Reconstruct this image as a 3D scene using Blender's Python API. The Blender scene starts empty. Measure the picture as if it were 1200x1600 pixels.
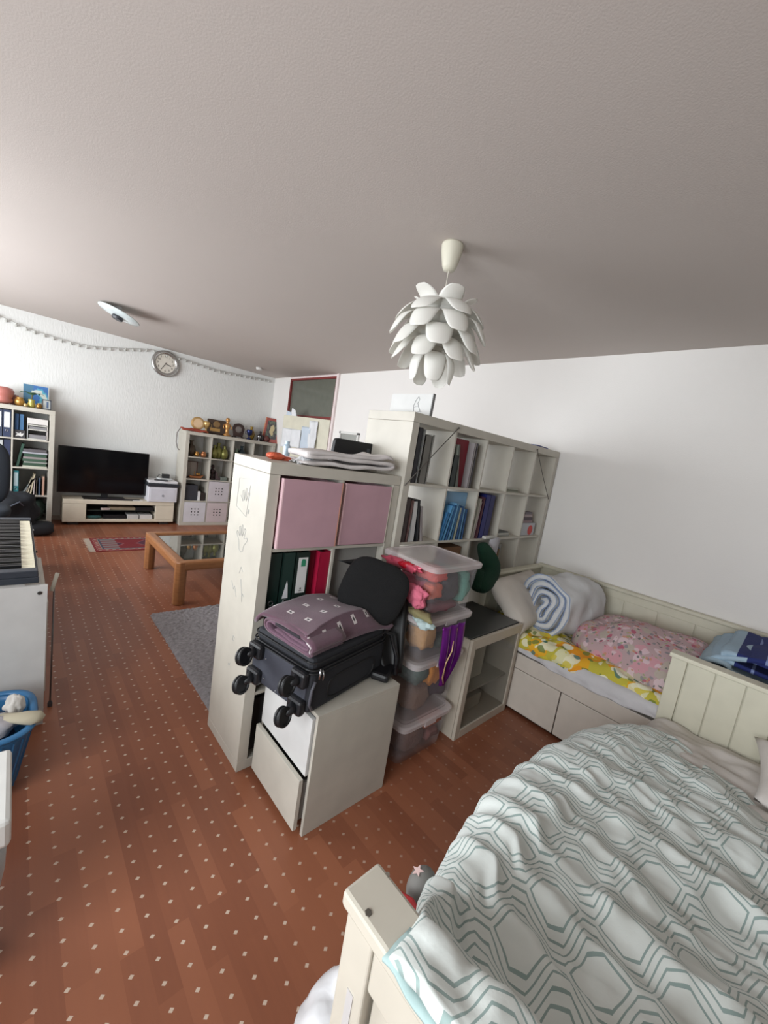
import bpy, bmesh, math, random
from mathutils import Vector, Matrix, noise
random.seed(7)
PI = math.pi
SC = bpy.context.scene
COL = SC.collection

# ------------------------------------------------------------------ camera
CAM_H, YAW, PITCH, ROLL, FPX = 1.5948, .7626, -.1417, .1566, 619.9
w_ = Vector((math.sin(YAW)*math.cos(PITCH), math.cos(YAW)*math.cos(PITCH), math.sin(PITCH)))
r0 = w_.cross(Vector((0, 0, 1))).normalized(); u0 = r0.cross(w_)
r_ = math.cos(ROLL)*r0+math.sin(ROLL)*u0
u_ = -math.sin(ROLL)*r0+math.cos(ROLL)*u0
cd = bpy.data.cameras.new('camera'); cam = bpy.data.objects.new('camera', cd); COL.objects.link(cam)
cam.matrix_world = Matrix(((r_.x, u_.x, -w_.x, 0), (r_.y, u_.y, -w_.y, 0), (r_.z, u_.z, -w_.z, CAM_H), (0, 0, 0, 1)))
cd.sensor_fit = 'VERTICAL'; cd.sensor_height = 24; cd.sensor_width = 18; cd.lens = FPX/1600*24; cd.clip_start = .02
SC.camera = cam

# ------------------------------------------------------------------ world, light, exposure
wd = bpy.data.worlds.new('world'); SC.world = wd; wd.use_nodes = True
wd.node_tree.nodes['Background'].inputs[0].default_value = (.80, .90, 1, 1)
wd.node_tree.nodes['Background'].inputs[1].default_value = 1.0
def area(name, loc, size, power, color, tilt=0):
    l = bpy.data.lights.new(name, 'AREA'); l.shape = 'RECTANGLE'; l.size = size[0]; l.size_y = size[1]
    l.energy = power; l.color = color
    o = bpy.data.objects.new(name, l); COL.objects.link(o); o.location = loc
    o.rotation_euler = (PI/2-tilt, 0, -PI/2)      # emits towards +x
    return o
area('daylight_far_window', (-1.78, 4.5, 1.55), (3.6, 1.45), 138, (.94, .97, 1), .12)
area('daylight_near_window', (-1.78, .25, 1.55), (2.0, 1.45), 66, (.93, .97, 1), .12)
SC.view_settings.view_transform = 'Standard'; SC.view_settings.look = 'None'
SC.view_settings.gamma = 1; SC.view_settings.use_curve_mapping = False
SC.view_settings.exposure = .62

# ------------------------------------------------------------------ materials
def lin(c):
    r = []
    for v in c[:3]:
        v = v/255.
        r.append(v/12.92 if v <= .04045 else ((v+.055)/1.055)**2.4)
    return (r[0], r[1], r[2], 1)
MC = {}
def M(c, rough=.55, metal=0, coat=0, trans=0, bump=0, bscale=200, name=None):
    key = (tuple(c), rough, metal, coat, trans, bump, bscale)
    if key in MC: return MC[key]
    m = bpy.data.materials.new(name or 'mat_%d_%d_%d' % tuple(c[:3])); m.use_nodes = True
    nt = m.node_tree; b = nt.nodes['Principled BSDF']
    b.inputs['Base Color'].default_value = lin(c)
    b.inputs['Roughness'].default_value = rough
    b.inputs['Metallic'].default_value = metal
    b.inputs['Coat Weight'].default_value = coat
    # slight procedural variation of the colour
    tc = nt.nodes.new('ShaderNodeTexCoord'); nz = nt.nodes.new('ShaderNodeTexNoise'); nz.inputs['Scale'].default_value = 9
    mx = nt.nodes.new('ShaderNodeMix'); mx.data_type = 'RGBA'
    mx.inputs['A'].default_value = lin(c); mx.inputs['B'].default_value = lin([v*.9 for v in c])
    nt.links.new(tc.outputs['Object'], nz.inputs['Vector']); nt.links.new(nz.outputs['Fac'], mx.inputs['Factor'])
    nt.links.new(mx.outputs['Result'], b.inputs['Base Color'])
    if bump:
        n2 = nt.nodes.new('ShaderNodeTexNoise'); n2.inputs['Scale'].default_value = bscale
        bp = nt.nodes.new('ShaderNodeBump'); bp.inputs['Strength'].default_value = bump; bp.inputs['Distance'].default_value = .01
        nt.links.new(tc.outputs['Object'], n2.inputs['Vector']); nt.links.new(n2.outputs['Fac'], bp.inputs['Height'])
        nt.links.new(bp.outputs['Normal'], b.inputs['Normal'])
    if trans:
        b.inputs['Transmission Weight'].default_value = trans
    MC[key] = m
    return m
class X:      # tiny node-expression helper
    nt = None
    def __init__(s, o): s.o = o
    @staticmethod
    def n(op, *a):
        nd = X.nt.nodes.new('ShaderNodeMath'); nd.operation = op
        for i, v in enumerate(a):
            if isinstance(v, X): X.nt.links.new(v.o, nd.inputs[i])
            else: nd.inputs[i].default_value = v
        return X(nd.outputs[0])
    def __add__(s, b): return X.n('ADD', s, b)
    __radd__ = __add__
    def __sub__(s, b): return X.n('SUBTRACT', s, b)
    def __rsub__(s, b): return X.n('SUBTRACT', b, s)
    def __mul__(s, b): return X.n('MULTIPLY', s, b)
    __rmul__ = __mul__
    def abs(s): return X.n('ABSOLUTE', s)
    def fract(s): return X.n('FRACT', s)
    def floor(s): return X.n('FLOOR', s)
    def max(s, b): return X.n('MAXIMUM', s, b)
    def min(s, b): return X.n('MINIMUM', s, b)
    def lt(s, b): return X.n('LESS_THAN', s, b)
    def gt(s, b): return X.n('GREATER_THAN', s, b)
def newmat(name, rough=.6):
    m = bpy.data.materials.new(name); m.use_nodes = True; X.nt = m.node_tree
    b = m.node_tree.nodes['Principled BSDF']; b.inputs['Roughness'].default_value = rough
    return m, m.node_tree, b
def mixc(fac, a, b):
    nd = X.nt.nodes.new('ShaderNodeMix'); nd.data_type = 'RGBA'
    for k, v in (('Factor', fac), ('A', a), ('B', b)):
        if isinstance(v, X): X.nt.links.new(v.o, nd.inputs[k])
        elif hasattr(v, 'links'): X.nt.links.new(v, nd.inputs[k])
        else: nd.inputs[k].default_value = v
    return nd.outputs['Result']
def texnoise(vec, scale, detail=2, out='Fac'):
    nd = X.nt.nodes.new('ShaderNodeTexNoise'); nd.inputs['Scale'].default_value = scale; nd.inputs['Detail'].default_value = detail
    X.nt.links.new(vec, nd.inputs['Vector']); return X(nd.outputs[out])
def mapping(vec, scale=(1, 1, 1), rot=(0, 0, 0)):
    nd = X.nt.nodes.new('ShaderNodeMapping'); nd.inputs['Scale'].default_value = scale; nd.inputs['Rotation'].default_value = rot
    X.nt.links.new(vec, nd.inputs['Vector']); return nd.outputs[0]
def bump(nt, b, h, strength, dist=.01):
    bp = nt.nodes.new('ShaderNodeBump'); bp.inputs['Strength'].default_value = strength; bp.inputs['Distance'].default_value = dist
    nt.links.new(h.o, bp.inputs['Height']); nt.links.new(bp.outputs[0], b.inputs['Normal'])

# floor: red-brown laminate printed with a grid of small pale diamonds
def mat_floor():
    m, nt, b = newmat('dotted_laminate', .42)
    tc = nt.nodes.new('ShaderNodeTexCoord'); sp = nt.nodes.new('ShaderNodeSeparateXYZ'); nt.links.new(tc.outputs['Object'], sp.inputs[0])
    x = X(sp.outputs[0]); y = X(sp.outputs[1])
    br = nt.nodes.new('ShaderNodeTexBrick')
    nt.links.new(mapping(tc.outputs['Object'], rot=(0, 0, PI/2)), br.inputs['Vector'])
    br.offset = .37; br.inputs['Scale'].default_value = 1; br.inputs['Brick Width'].default_value = .46; br.inputs['Row Height'].default_value = .064
    br.inputs['Mortar Size'].default_value = 0
    br.inputs['Color1'].default_value = (0, 0, 0, 1); br.inputs['Color2'].default_value = (1, 1, 1, 1)
    g = texnoise(mapping(tc.outputs['Object'], (40, 2.5, 1)), 1.6, 4)
    c1 = mixc(X(br.outputs['Color'])*.75, lin((146, 91, 66)), lin((112, 64, 46)))
    c2 = mixc(g*.35, c1, lin((150, 92, 62)))
    dx = ((x-.064)*(1/.07)+.5).fract()-.5
    dy = ((y-1.031)*(1/.07)+.5).fract()-.5
    d = (dx.abs()*.85+dy.abs()*1.0).lt(.098)
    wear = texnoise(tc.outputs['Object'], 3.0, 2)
    shade_fade = X.n('SMOOTHSTEP', x, .55, 1.25) if False else ((x-.65)*1.6).max(0.0).min(1.0)  # dots dimmed towards the bed: shade there is painted into their colour
    c3 = mixc(d*(wear*.3+.62)*(1-shade_fade*.72), c2, lin((206, 190, 172)))
    nt.links.new(c3, b.inputs['Base Color'])
    rr = texnoise(tc.outputs['Object'], 2.2, 3)*.16+.30
    nt.links.new(rr.o, b.inputs['Roughness'])
    b.inputs['Specular IOR Level'].default_value = .45
    return m
# white painted wall with a fine grain / woodchip paper
def mat_wall(name, c, sx, strength, scale):
    m, nt, b = newmat(name, .8)
    tc = nt.nodes.new('ShaderNodeTexCoord')
    n1 = texnoise(tc.outputs['Object'], 1.3, 3)
    nt.links.new(mixc(n1*.6, lin(c), lin([v*.955 for v in c])), b.inputs['Base Color'])
    bump(nt, b, texnoise(mapping(tc.outputs['Object'], sx), scale, 3), strength, .006)
    return m
# duvet with nested elongated hexagons
def mat_duvet():
    m, nt, b = newmat('hexagon_duvet', .85)
    uv = nt.nodes.new('ShaderNodeUVMap'); uv.uv_map = 'UVMap'
    wob = nt.nodes.new('ShaderNodeTexNoise'); wob.inputs['Scale'].default_value = 7
    nt.links.new(uv.outputs[0], wob.inputs['Vector'])
    sp = nt.nodes.new('ShaderNodeSeparateXYZ'); nt.links.new(uv.outputs[0], sp.inputs[0])
    so = nt.nodes.new('ShaderNodeSeparateXYZ'); nt.links.new(wob.outputs['Color'], so.inputs[0])
    x = X(sp.outputs[0])+(X(so.outputs[0])-.5)*.03; y = X(sp.outputs[1])+(X(so.outputs[1])-.5)*.03
    # rows of hexagons; three zigzag lines run between neighbouring rows
    ca, sa = math.cos(-1.05), math.sin(-1.05); Pp, Rr, dl, Am = .146, .115, .0203, .0285
    a = (x*ca+y*sa)*(1/Pp); bb = (y*ca-x*sa)*(1/Rr)
    k = bb.floor(); f = (bb-k)*Rr
    par = (k*.5).fract()              # 0 or .5: rows are staggered
    tri = ((a+par).fract()-.5).abs()*4-1          # +1 at the hexagon centre of this row
    T = (tri*1.7).max(-1.0).min(1.0)*Am
    q = (f-Rr/2)-T
    def lineat(l, w): return (q-l).abs().lt(w)
    ln = lineat(0.0, .0026).max(lineat(dl, .0026)).max(lineat(-dl, .0026)).max(lineat(2*dl, .0032)).max(lineat(-2*dl, .0032))
    base = mixc(texnoise(uv.outputs[0], 2.0, 2)*.5, lin((218, 224, 220)), lin((206, 213, 209)))
    c = mixc(ln*.85, base, lin((126, 150, 146)))
    nt.links.new(c, b.inputs['Base Color'])
    bump(nt, b, texnoise(uv.outputs[0], 55, 3), .12, .01)
    b.inputs['Sheen Weight'].default_value = .15
    return m
def mat_floral(name, base, cols, scale, dens=.5):
    m, nt, b = newmat(name, .85)
    tc = nt.nodes.new('ShaderNodeTexCoord')
    wn = nt.nodes.new('ShaderNodeTexNoise'); wn.inputs['Scale'].default_value = scale*1.2
    nt.links.new(tc.outputs['Object'], wn.inputs['Vector'])
    v1 = nt.nodes.new('ShaderNodeVectorMath'); v1.operation = 'MULTIPLY_ADD'
    nt.links.new(wn.outputs['Color'], v1.inputs[0]); v1.inputs[1].default_value = (.6/scale,)*3; nt.links.new(tc.outputs['Object'], v1.inputs[2])
    out = None; c = lin(base)
    for i, (col, sc, th) in enumerate(cols):
        vo = nt.nodes.new('ShaderNodeTexVoronoi'); vo.inputs['Scale'].default_value = scale*sc
        ad = nt.nodes.new('ShaderNodeVectorMath'); ad.inputs[1].default_value = (i*1.37, i*2.11, i*.73)
        nt.links.new(v1.outputs[0], ad.inputs[0]); nt.links.new(ad.outputs[0], vo.inputs['Vector'])
        sp = nt.nodes.new('ShaderNodeSeparateColor'); nt.links.new(vo.outputs['Color'], sp.inputs[0])
        f = X(vo.outputs['Distance']).lt(th)*X(sp.outputs[0]).lt(dens)
        c = mixc(f*.85, c, lin(col))
    nt.links.new(c, b.inputs['Base Color'])
    bump(nt, b, texnoise(tc.outputs['Object'], 45, 3), .2, .01)
    return m
def mat_wood(name, c1, c2, rough=.4):
    m, nt, b = newmat(name, rough)
    tc = nt.nodes.new('ShaderNodeTexCoord')
    g = texnoise(mapping(tc.outputs['Object'], (3, 3, 14)), 5, 4)
    nt.links.new(mixc(g, lin(c1), lin(c2)), b.inputs['Base Color']); return m
def mat_plastic_clear(name, c, alpha):
    m, nt, b = newmat(name, .22)
    b.inputs['Base Color'].default_value = lin(c); b.inputs['Alpha'].default_value = alpha
    return m
def mat_translucent(name, c):
    m, nt, b = newmat(name, .5); b.inputs['Base Color'].default_value = lin(c)
    t = nt.nodes.new('ShaderNodeBsdfTranslucent'); t.inputs[0].default_value = lin(c)
    mx = nt.nodes.new('ShaderNodeMixShader'); mx.inputs[0].default_value = .35
    nt.links.new(b.outputs[0], mx.inputs[1]); nt.links.new(t.outputs[0], mx.inputs[2])
    nt.links.new(mx.outputs[0], nt.nodes['Material Output'].inputs[0]); return m
def mat_vcol(name, rough=.8, bmp=.2):
    m, nt, b = newmat(name, rough)
    a = nt.nodes.new('ShaderNodeVertexColor'); a.layer_name = 'Print'
    nt.links.new(a.outputs[0], b.inputs['Base Color'])
    tc = nt.nodes.new('ShaderNodeTexCoord')
    if bmp: bump(nt, b, texnoise(tc.outputs['Object'], 80, 3), bmp, .008)
    return m

WHITE = M((194, 189, 177), .45, name='white_lacquer')
WHITE2 = M((208, 208, 206), .4, name='cold_white_lacquer')
CREAM = M((214, 210, 190), .45, name='cream_paint')
CREAM_WOOD = M((206, 199, 178), .5, name='cream_wood')
BLACK = M((14, 15, 19), .5, name='black_plastic')
BLACKFAB = M((6, 6, 8), .9, bump=.3, name='black_fabric')
METAL = M((190, 190, 192), .3, 1, name='metal')
DARKMETAL = M((90, 88, 86), .4, .8, name='dark_metal')
GOLD = M((168, 124, 66), .3, .8, name='gold')
COPPER = M((170, 110, 70), .35, .6, name='copper')
PRINT = mat_vcol('printed_cloth'); PRINTPAPER = mat_vcol('printed_paper', .5, 0)

# ------------------------------------------------------------------ mesh helpers
class B:
    def __init__(s): s.bm = bmesh.new()
    def bx(s, x0, x1, y0, y1, z0, z1):
        v = [s.bm.verts.new(p) for p in ((x0, y0, z0), (x1, y0, z0), (x1, y1, z0), (x0, y1, z0), (x0, y0, z1), (x1, y0, z1), (x1, y1, z1), (x0, y1, z1))]
        for f in ((0, 3, 2, 1), (4, 5, 6, 7), (0, 1, 5, 4), (1, 2, 6, 5), (2, 3, 7, 6), (3, 0, 4, 7)): s.bm.faces.new([v[i] for i in f])
        return s
    def box(s, c, d, rot=None):     # centre, size, Euler
        n0 = len(s.bm.verts)
        s.bx(-d[0]/2, d[0]/2, -d[1]/2, d[1]/2, -d[2]/2, d[2]/2)
        s.bm.verts.ensure_lookup_table()
        R = Matrix.Translation(c)
        if rot: 
            from mathutils import Euler
            R = R @ Euler(rot).to_matrix().to_4x4()
        for v in s.bm.verts[n0:]: v.co = R @ v.co
        return s
    def grid(s, f, nu, nv, cu=False, cv=False):
        vs = [[s.bm.verts.new(f(i/(nu if cu else nu-1), j/(nv if cv else nv-1))) for j in range(nv)] for i in range(nu)]
        for i in range(nu if cu else nu-1):
            for j in range(nv if cv else nv-1):
                a, b_ = (i+1) % nu, (j+1) % nv
                try: s.bm.faces.new((vs[i][j], vs[a][j], vs[a][b_], vs[i][b_]))
                except ValueError: pass
        return vs
    def lathe(s, prof, c=(0, 0, 0), seg=20):
        vs = []
        for r, z in prof:
            vs.append([s.bm.verts.new((c[0]+max(r, .0003)*math.cos(2*PI*k/seg), c[1]+max(r, .0003)*math.sin(2*PI*k/seg), c[2]+z)) for k in range(seg)])
        for i in range(len(prof)-1):
            for k in range(seg):
                q = (k+1) % seg; s.bm.faces.new((vs[i][k], vs[i][q], vs[i+1][q], vs[i+1][k]))
        s.bm.faces.new(list(reversed(vs[0]))); s.bm.faces.new(vs[-1])
        return s
    def tube(s, pts, r, seg=8, cap=True):
        pts = [Vector(p) for p in pts]; rings = []
        for i, p in enumerate(pts):
            t = (pts[min(i+1, len(pts)-1)]-pts[max(i-1, 0)]).normalized()
            a = t.orthogonal().normalized() if i == 0 else (rings_a - t*rings_a.dot(t)).normalized()
            rings_a = a; b_ = t.cross(a); rr = r[i] if isinstance(r, (list, tuple)) else r
            rings.append([s.bm.verts.new(p+(a*math.cos(2*PI*k/seg)+b_*math.sin(2*PI*k/seg))*rr) for k in range(seg)])
        for i in range(len(pts)-1):
            for k in range(seg):
                q = (k+1) % seg; s.bm.faces.new((rings[i][k], rings[i][q], rings[i+1][q], rings[i+1][k]))
        if cap: s.bm.faces.new(list(reversed(rings[0]))); s.bm.faces.new(rings[-1])
        return s
    def ball(s, c, r, seg=16, e=1.0, nz=0, nf=3, seed=0):   # superellipsoid with noise
        if not isinstance(r, (tuple, list)): r = (r, r, r)
        def pw(v): return math.copysign(abs(v)**e, v)
        def f(u, v):
            th = 2*PI*u; ph = PI*(v-.5)
            p = Vector((pw(math.cos(ph))*pw(math.cos(th)), pw(math.cos(ph))*pw(math.sin(th)), pw(math.sin(ph))))
            q = Vector((p.x*r[0], p.y*r[1], p.z*r[2]))
            if nz: q *= 1+nz*noise.fractal(q*nf/max(r)+Vector((seed, seed*1.7, 0)), 1, 2, 4)
            return q+Vector(c)
        s.grid(f, seg*2, seg+1, cu=True)
        bmesh.ops.remove_doubles(s.bm, verts=s.bm.verts, dist=1e-5)
        return s
    def prism(s, pts, a0, a1, axis='y'):     # 2D outline extruded along an axis
        def mk(p, a): return {'y': (p[0], a, p[1]), 'x': (a, p[0], p[1]), 'z': (p[0], p[1], a)}[axis]
        A = [s.bm.verts.new(mk(p, a0)) for p in pts]; Bv = [s.bm.verts.new(mk(p, a1)) for p in pts]; n = len(pts)
        s.bm.faces.new(A); s.bm.faces.new(list(reversed(Bv)))
        for i in range(n): s.bm.faces.new((A[i], Bv[i], Bv[(i+1) % n], A[(i+1) % n]))
        return s
    def ribbon(s, path, th, L, ns=14, nz=.004, nf=6, seed=0, shear=None, smooth=3):
        # cloth section: 2D centreline 'path' (a, z) with thickness, swept along local y for length L
        P = path
        for _ in range(smooth):
            Q = [P[0]]
            for i in range(len(P)-1):
                a, c = Vector(P[i]), Vector(P[i+1]); Q += [a.lerp(c, .25), a.lerp(c, .75)]
            P = Q+[P[-1]]
        P = [Vector(p) for p in P]
        # resample
        cum = [0]
        for i in range(1, len(P)): cum.append(cum[-1]+(P[i]-P[i-1]).length)
        n = max(24, int(cum[-1]/max(th*.8, .006))); n = min(n, 130); R = []; j = 0
        for i in range(n):
            t = cum[-1]*i/(n-1)
            while j < len(cum)-2 and cum[j+1] < t: j += 1
            R.append(P[j].lerp(P[j+1], (t-cum[j])/max(1e-9, cum[j+1]-cum[j])))
        loop = []
        for sgn in (1, -1):
            rng = range(n) if sgn == 1 else range(n-1, -1, -1)
            for i in rng:
                t = (R[min(i+1, n-1)]-R[max(i-1, 0)]).normalized(); nn = Vector((-t.y, t.x))
                e = min(i, n-1-i); k = min(1, (e+.6)/2.2)
                loop.append(R[i]+nn*sgn*th/2*k)
        m = len(loop)
        def f(u, v):
            p = loop[int(round(u*m)) % m]; y = (v-.5)*L
            q = Vector((p.x, y, p.y))
            d = noise.noise_vector(Vector((q.x*nf+seed, q.y*nf, q.z*nf)))
            q += d*nz
            if shear: q = shear(q, v)
            return q
        vs = s.grid(f, m, ns, cu=True)
        for j in (0, ns-1):
            for i in range(n-1):
                try: s.bm.faces.new((vs[i][j], vs[i+1][j], vs[m-2-i][j], vs[m-1-i][j]))
                except ValueError: pass
        return s
    def o(s, name, mat, parent=None, smooth=False, bev=0, loc=None, rot=None, sub=0):
        bmesh.ops.recalc_face_normals(s.bm, faces=s.bm.faces)
        me = bpy.data.meshes.new(name); s.bm.to_mesh(me); s.bm.free()
        me.materials.append(mat)
        ob = bpy.data.objects.new(name, me); COL.objects.link(ob)
        if smooth: me.polygons.foreach_set('use_smooth', [True]*len(me.polygons))
        if bev:
            md = ob.modifiers.new('bevel', 'BEVEL'); md.width = bev; md.segments = 2; md.limit_method = 'ANGLE'
        if sub:
            md = ob.modifiers.new('sub', 'SUBSURF'); md.levels = sub; md.render_levels = sub
        if parent: ob.parent = parent
        if loc is not None: ob.location = loc
        if rot is not None: ob.rotation_euler = rot
        return ob
def paint(ob, f):       # flat print on a mesh: colour from (u, v) in its 'UV' via a python function of the vertex
    me = ob.data; a = me.color_attributes.new('Print', 'FLOAT_COLOR', 'POINT')
    for i, v in enumerate(me.vertices): a.data[i].color = lin(f(v.co))
def thing(name, label, cat, loc=(0, 0, 0), rz=0, group=None):
    o = bpy.data.objects.new(name, None); COL.objects.link(o); o.location = loc; o.rotation_euler = (0, 0, rz)
    o['label'] = label; o['category'] = cat; o.empty_display_size = .05
    if group: o['group'] = group
    return o
def tag(o, label, cat, group=None):
    o['label'] = label; o['category'] = cat
    if group: o['group'] = group
    return o
def struct(o):
    o['kind'] = 'structure'; return o

# ------------------------------------------------------------------ the room
XW, YB, H = 3.4647, 7.0153, 2.6498
XL, YN = -1.62, -2.3
WALL_R = mat_wall('right_wall_paint', (232, 229, 225), (1, 1, 1), .12, 150)
WALL_B = mat_wall('woodchip_paper', (224, 225, 222), (1, 1, .28), .5, 55)
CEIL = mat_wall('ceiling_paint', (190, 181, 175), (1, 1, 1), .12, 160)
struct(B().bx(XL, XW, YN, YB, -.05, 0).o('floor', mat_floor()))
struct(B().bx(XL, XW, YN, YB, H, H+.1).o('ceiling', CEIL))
struct(B().bx(XL-.1, XW+.1, YB, YB+.1, 0, H).o('wall_back', WALL_B))
struct(B().bx(XL-.1, XW+.1, YN-.1, YN, 0, H).o('wall_front', mat_wall('front_wall_paint', (150, 138, 124), (1, 1, 1), .2, 60)))
# right wall with the doorway and its transom opening
DY0, DY1, DZ = 5.03, 6.42, 2.62
b = B(); b.bx(XW, XW+.1, YN, DY0, 0, H); b.bx(XW, XW+.1, DY1, YB, 0, H); b.bx(XW, XW+.1, DY0, DY1, DZ, H)
struct(b.o('wall_right', WALL_R))
# left wall with two windows
b = B(); W1 = (2.7, 6.3); W2 = (-.75, 1.25); z0, z1 = .82, 2.28
for y0, y1 in ((YN, W2[0]), (W2[1], W1[0]), (W1[1], YB)): b.bx(XL-.1, XL, y0, y1, 0, H)
for y0, y1 in (W1, W2): b.bx(XL-.1, XL, y0, y1, 0, z0); b.bx(XL-.1, XL, y0, y1, z1, H)
struct(b.o('wall_left', WALL_R))
for k, (y0, y1) in enumerate((W1, W2)):
    wn = bpy.data.objects.new('window_%d' % (k+1), None); COL.objects.link(wn); wn['kind'] = 'structure'
    b = B()
    for a0, a1 in ((y0, y0+.05), (y1-.05, y1), ((y0+y1)/2-.035, (y0+y1)/2+.035)): b.bx(XL-.07, XL-.02, a0, a1, z0, z1)
    b.bx(XL-.07, XL-.02, y0, y1, z0, z0+.05); b.bx(XL-.07, XL-.02, y0, y1, z1-.05, z1)
    b.o('window_frame', WHITE2, wn, bev=.004)
    B().bx(XL-.02, XL+.14, y0-.04, y1+.04, z0-.04, z0).o('window_sill', WHITE2, wn, bev=.004)
struct(B().bx(XL, XW, YB-.012, YB, 0, .06).o('baseboard_back', M((196, 186, 176), .5)))
struct(B().bx(XW-.012, XW, YN, DY0-.05, 0, .06).o('baseboard_right', M((196, 186, 176), .5)))

# door with a red frame, dark transom pane, closed side panel and an ajar cream leaf
RED = M((128, 52, 50), .5)
dr = bpy.data.objects.new('door_1', None); COL.objects.link(dr); dr['kind'] = 'structure'
b = B(); b.bx(XW-.012, XW+.06, DY0-.0, DY0+.035, 0, DZ); b.bx(XW-.012, XW+.06, DY1-.035, DY1, 0, DZ)
b.bx(XW-.012, XW+.06, DY0, DY1, DZ-.03, DZ); b.bx(XW-.012, XW+.06, DY0, DY1, 1.975, 2.02)
b.o('door_frame', RED, dr, bev=.003)
B().bx(XW-.03, XW-.0, DY0-.05, DY0, 0, DZ+.03).bx(XW-.006, XW-.0, DY0, DY1, DZ, DZ+.028).o('architrave', M((236, 222, 220), .5), dr)
B().bx(XW+.02, XW+.035, DY0+.035, DY1-.035, 2.02, DZ-.03).o('transom_pane', M((104, 106, 96), .12), dr)
B().bx(XW+.015, XW+.05, DY0+.035, DY1-.035, 0, 1.975).o('door_panel', M((214, 208, 196), .5), dr)
hx, hy, fx, fy = 3.43, 5.04, 3.165, 5.965
ang = math.atan2(fy-hy, fx-hx); Ld = math.hypot(fx-hx, fy-hy)
leaf = B().bx(0, Ld, -.035, 0, .01, 1.975).o('door_leaf', CREAM, dr, bev=.003, loc=(hx, hy, 0), rot=(0, 0, ang))
# papers taped to the door leaf (separate sheets)
PAPER = M((226, 228, 230), .8); PAPERB = M((198, 210, 222), .8)
def leafpt(t, z, off=.004):
    n = Vector((math.sin(ang), -math.cos(ang)))
    return Vector((hx+(fx-hx)*t, hy+(fy-hy)*t, z))
nL = Vector((-math.sin(ang), math.cos(ang), 0)); 
if nL.x > 0: nL = -nL
dL = Vector((math.cos(ang), math.sin(ang), 0))
sheets = [(.86, 1.62, .22, .30, .03, PAPER, 'crumpled white paper sheet hung low at the free edge of the ajar door'),
          (.66, 1.63, .20, .28, .02, PAPER, 'white drawing paper taped in the middle of the ajar door'),
          (.45, 1.66, .18, .34, .03, PAPERB, 'bluish white paper taped on the ajar door right of the drawing'),
          (.30, 1.72, .16, .42, .05, PAPER, 'tall curled white paper strip taped near the hinge side of the door')]
for t, z, w, h, c, mt, lb in sheets:
    base = leafpt(t, z)+nL*.012
    sd = random.random()*9
    def f(u, v, base=base, w=w, h=h, c=c, sd=sd):
        return base+dL*((u-.5)*w)+Vector((0, 0, (v-.5)*h))+nL*(.004+c*abs(noise.noise(Vector((u*2.3+sd, v*2, sd)))))
    b = B(); b.grid(f, 10, 12)
    o = b.o('paper_sheet', mt, smooth=True); md = o.modifiers.new('s', 'SOLIDIFY'); md.thickness = .0015
    tag(o, lb, 'paper', 'papers on the ajar door')
for k, (t, lb) in enumerate(((.90, 'pale blue folded paper standing on top of the ajar door'), (.80, 'white folded paper peak standing on top of the ajar door'))):
    p = leafpt(t, 1.976); p.z = 1.976
    b = B(); hh = .07+.05*k
    a = [p-dL*.06, p+dL*.06]
    q = [x_+nL*.0 for x_ in a]
    b.bm.faces.new([b.bm.verts.new(v) for v in (a[0]-nL*.02, a[1]-nL*.015, p+dL*.03+Vector((0, 0, hh)), p-dL*.05+Vector((0, 0, hh*.7)))])
    b.bm.faces.new([b.bm.verts.new(v) for v in (a[0]-nL*.04, a[1]-nL*.05, p+dL*.03+Vector((0, 0, hh)), p-dL*.05+Vector((0, 0, hh*.7)))])
    o = b.o('folded_paper', PAPERB if k == 0 else PAPER); md = o.modifiers.new('s', 'SOLIDIFY'); md.thickness = .002
    tag(o, lb, 'paper')
# white framed mirror on the right wall by the door
t = thing('wall_mirror', 'small white-framed mirror on the wall right of the red door frame', 'mirror', (XW, 4.56, 1.66))
b = B(); w, h = .22, .17
for a in ((-w, w, -h, -h+.03), (-w, w, h-.03, h), (-w, -w+.03, -h, h), (w-.03, w, -h, h)): b.bx(-.03, 0, a[0], a[1], a[2], a[3])
b.o('frame', M((226, 226, 222), .4), t, bev=.003)
B().bx(-.012, -.004, -w+.02, w-.02, -h+.02, h-.02).o('glass', M((190, 192, 188), .08, .7), t)
tag(B().ball((3.37, 4.62, 1.42), (.05, .07, .03), 10).bx(3.33, 3.46, 4.55, 4.70, 1.38, 1.392).o('red_ornament', M((150, 60, 52), .5), smooth=True),
    'small red-brown ornament on a bracket under the white mirror', 'ornament')

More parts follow.
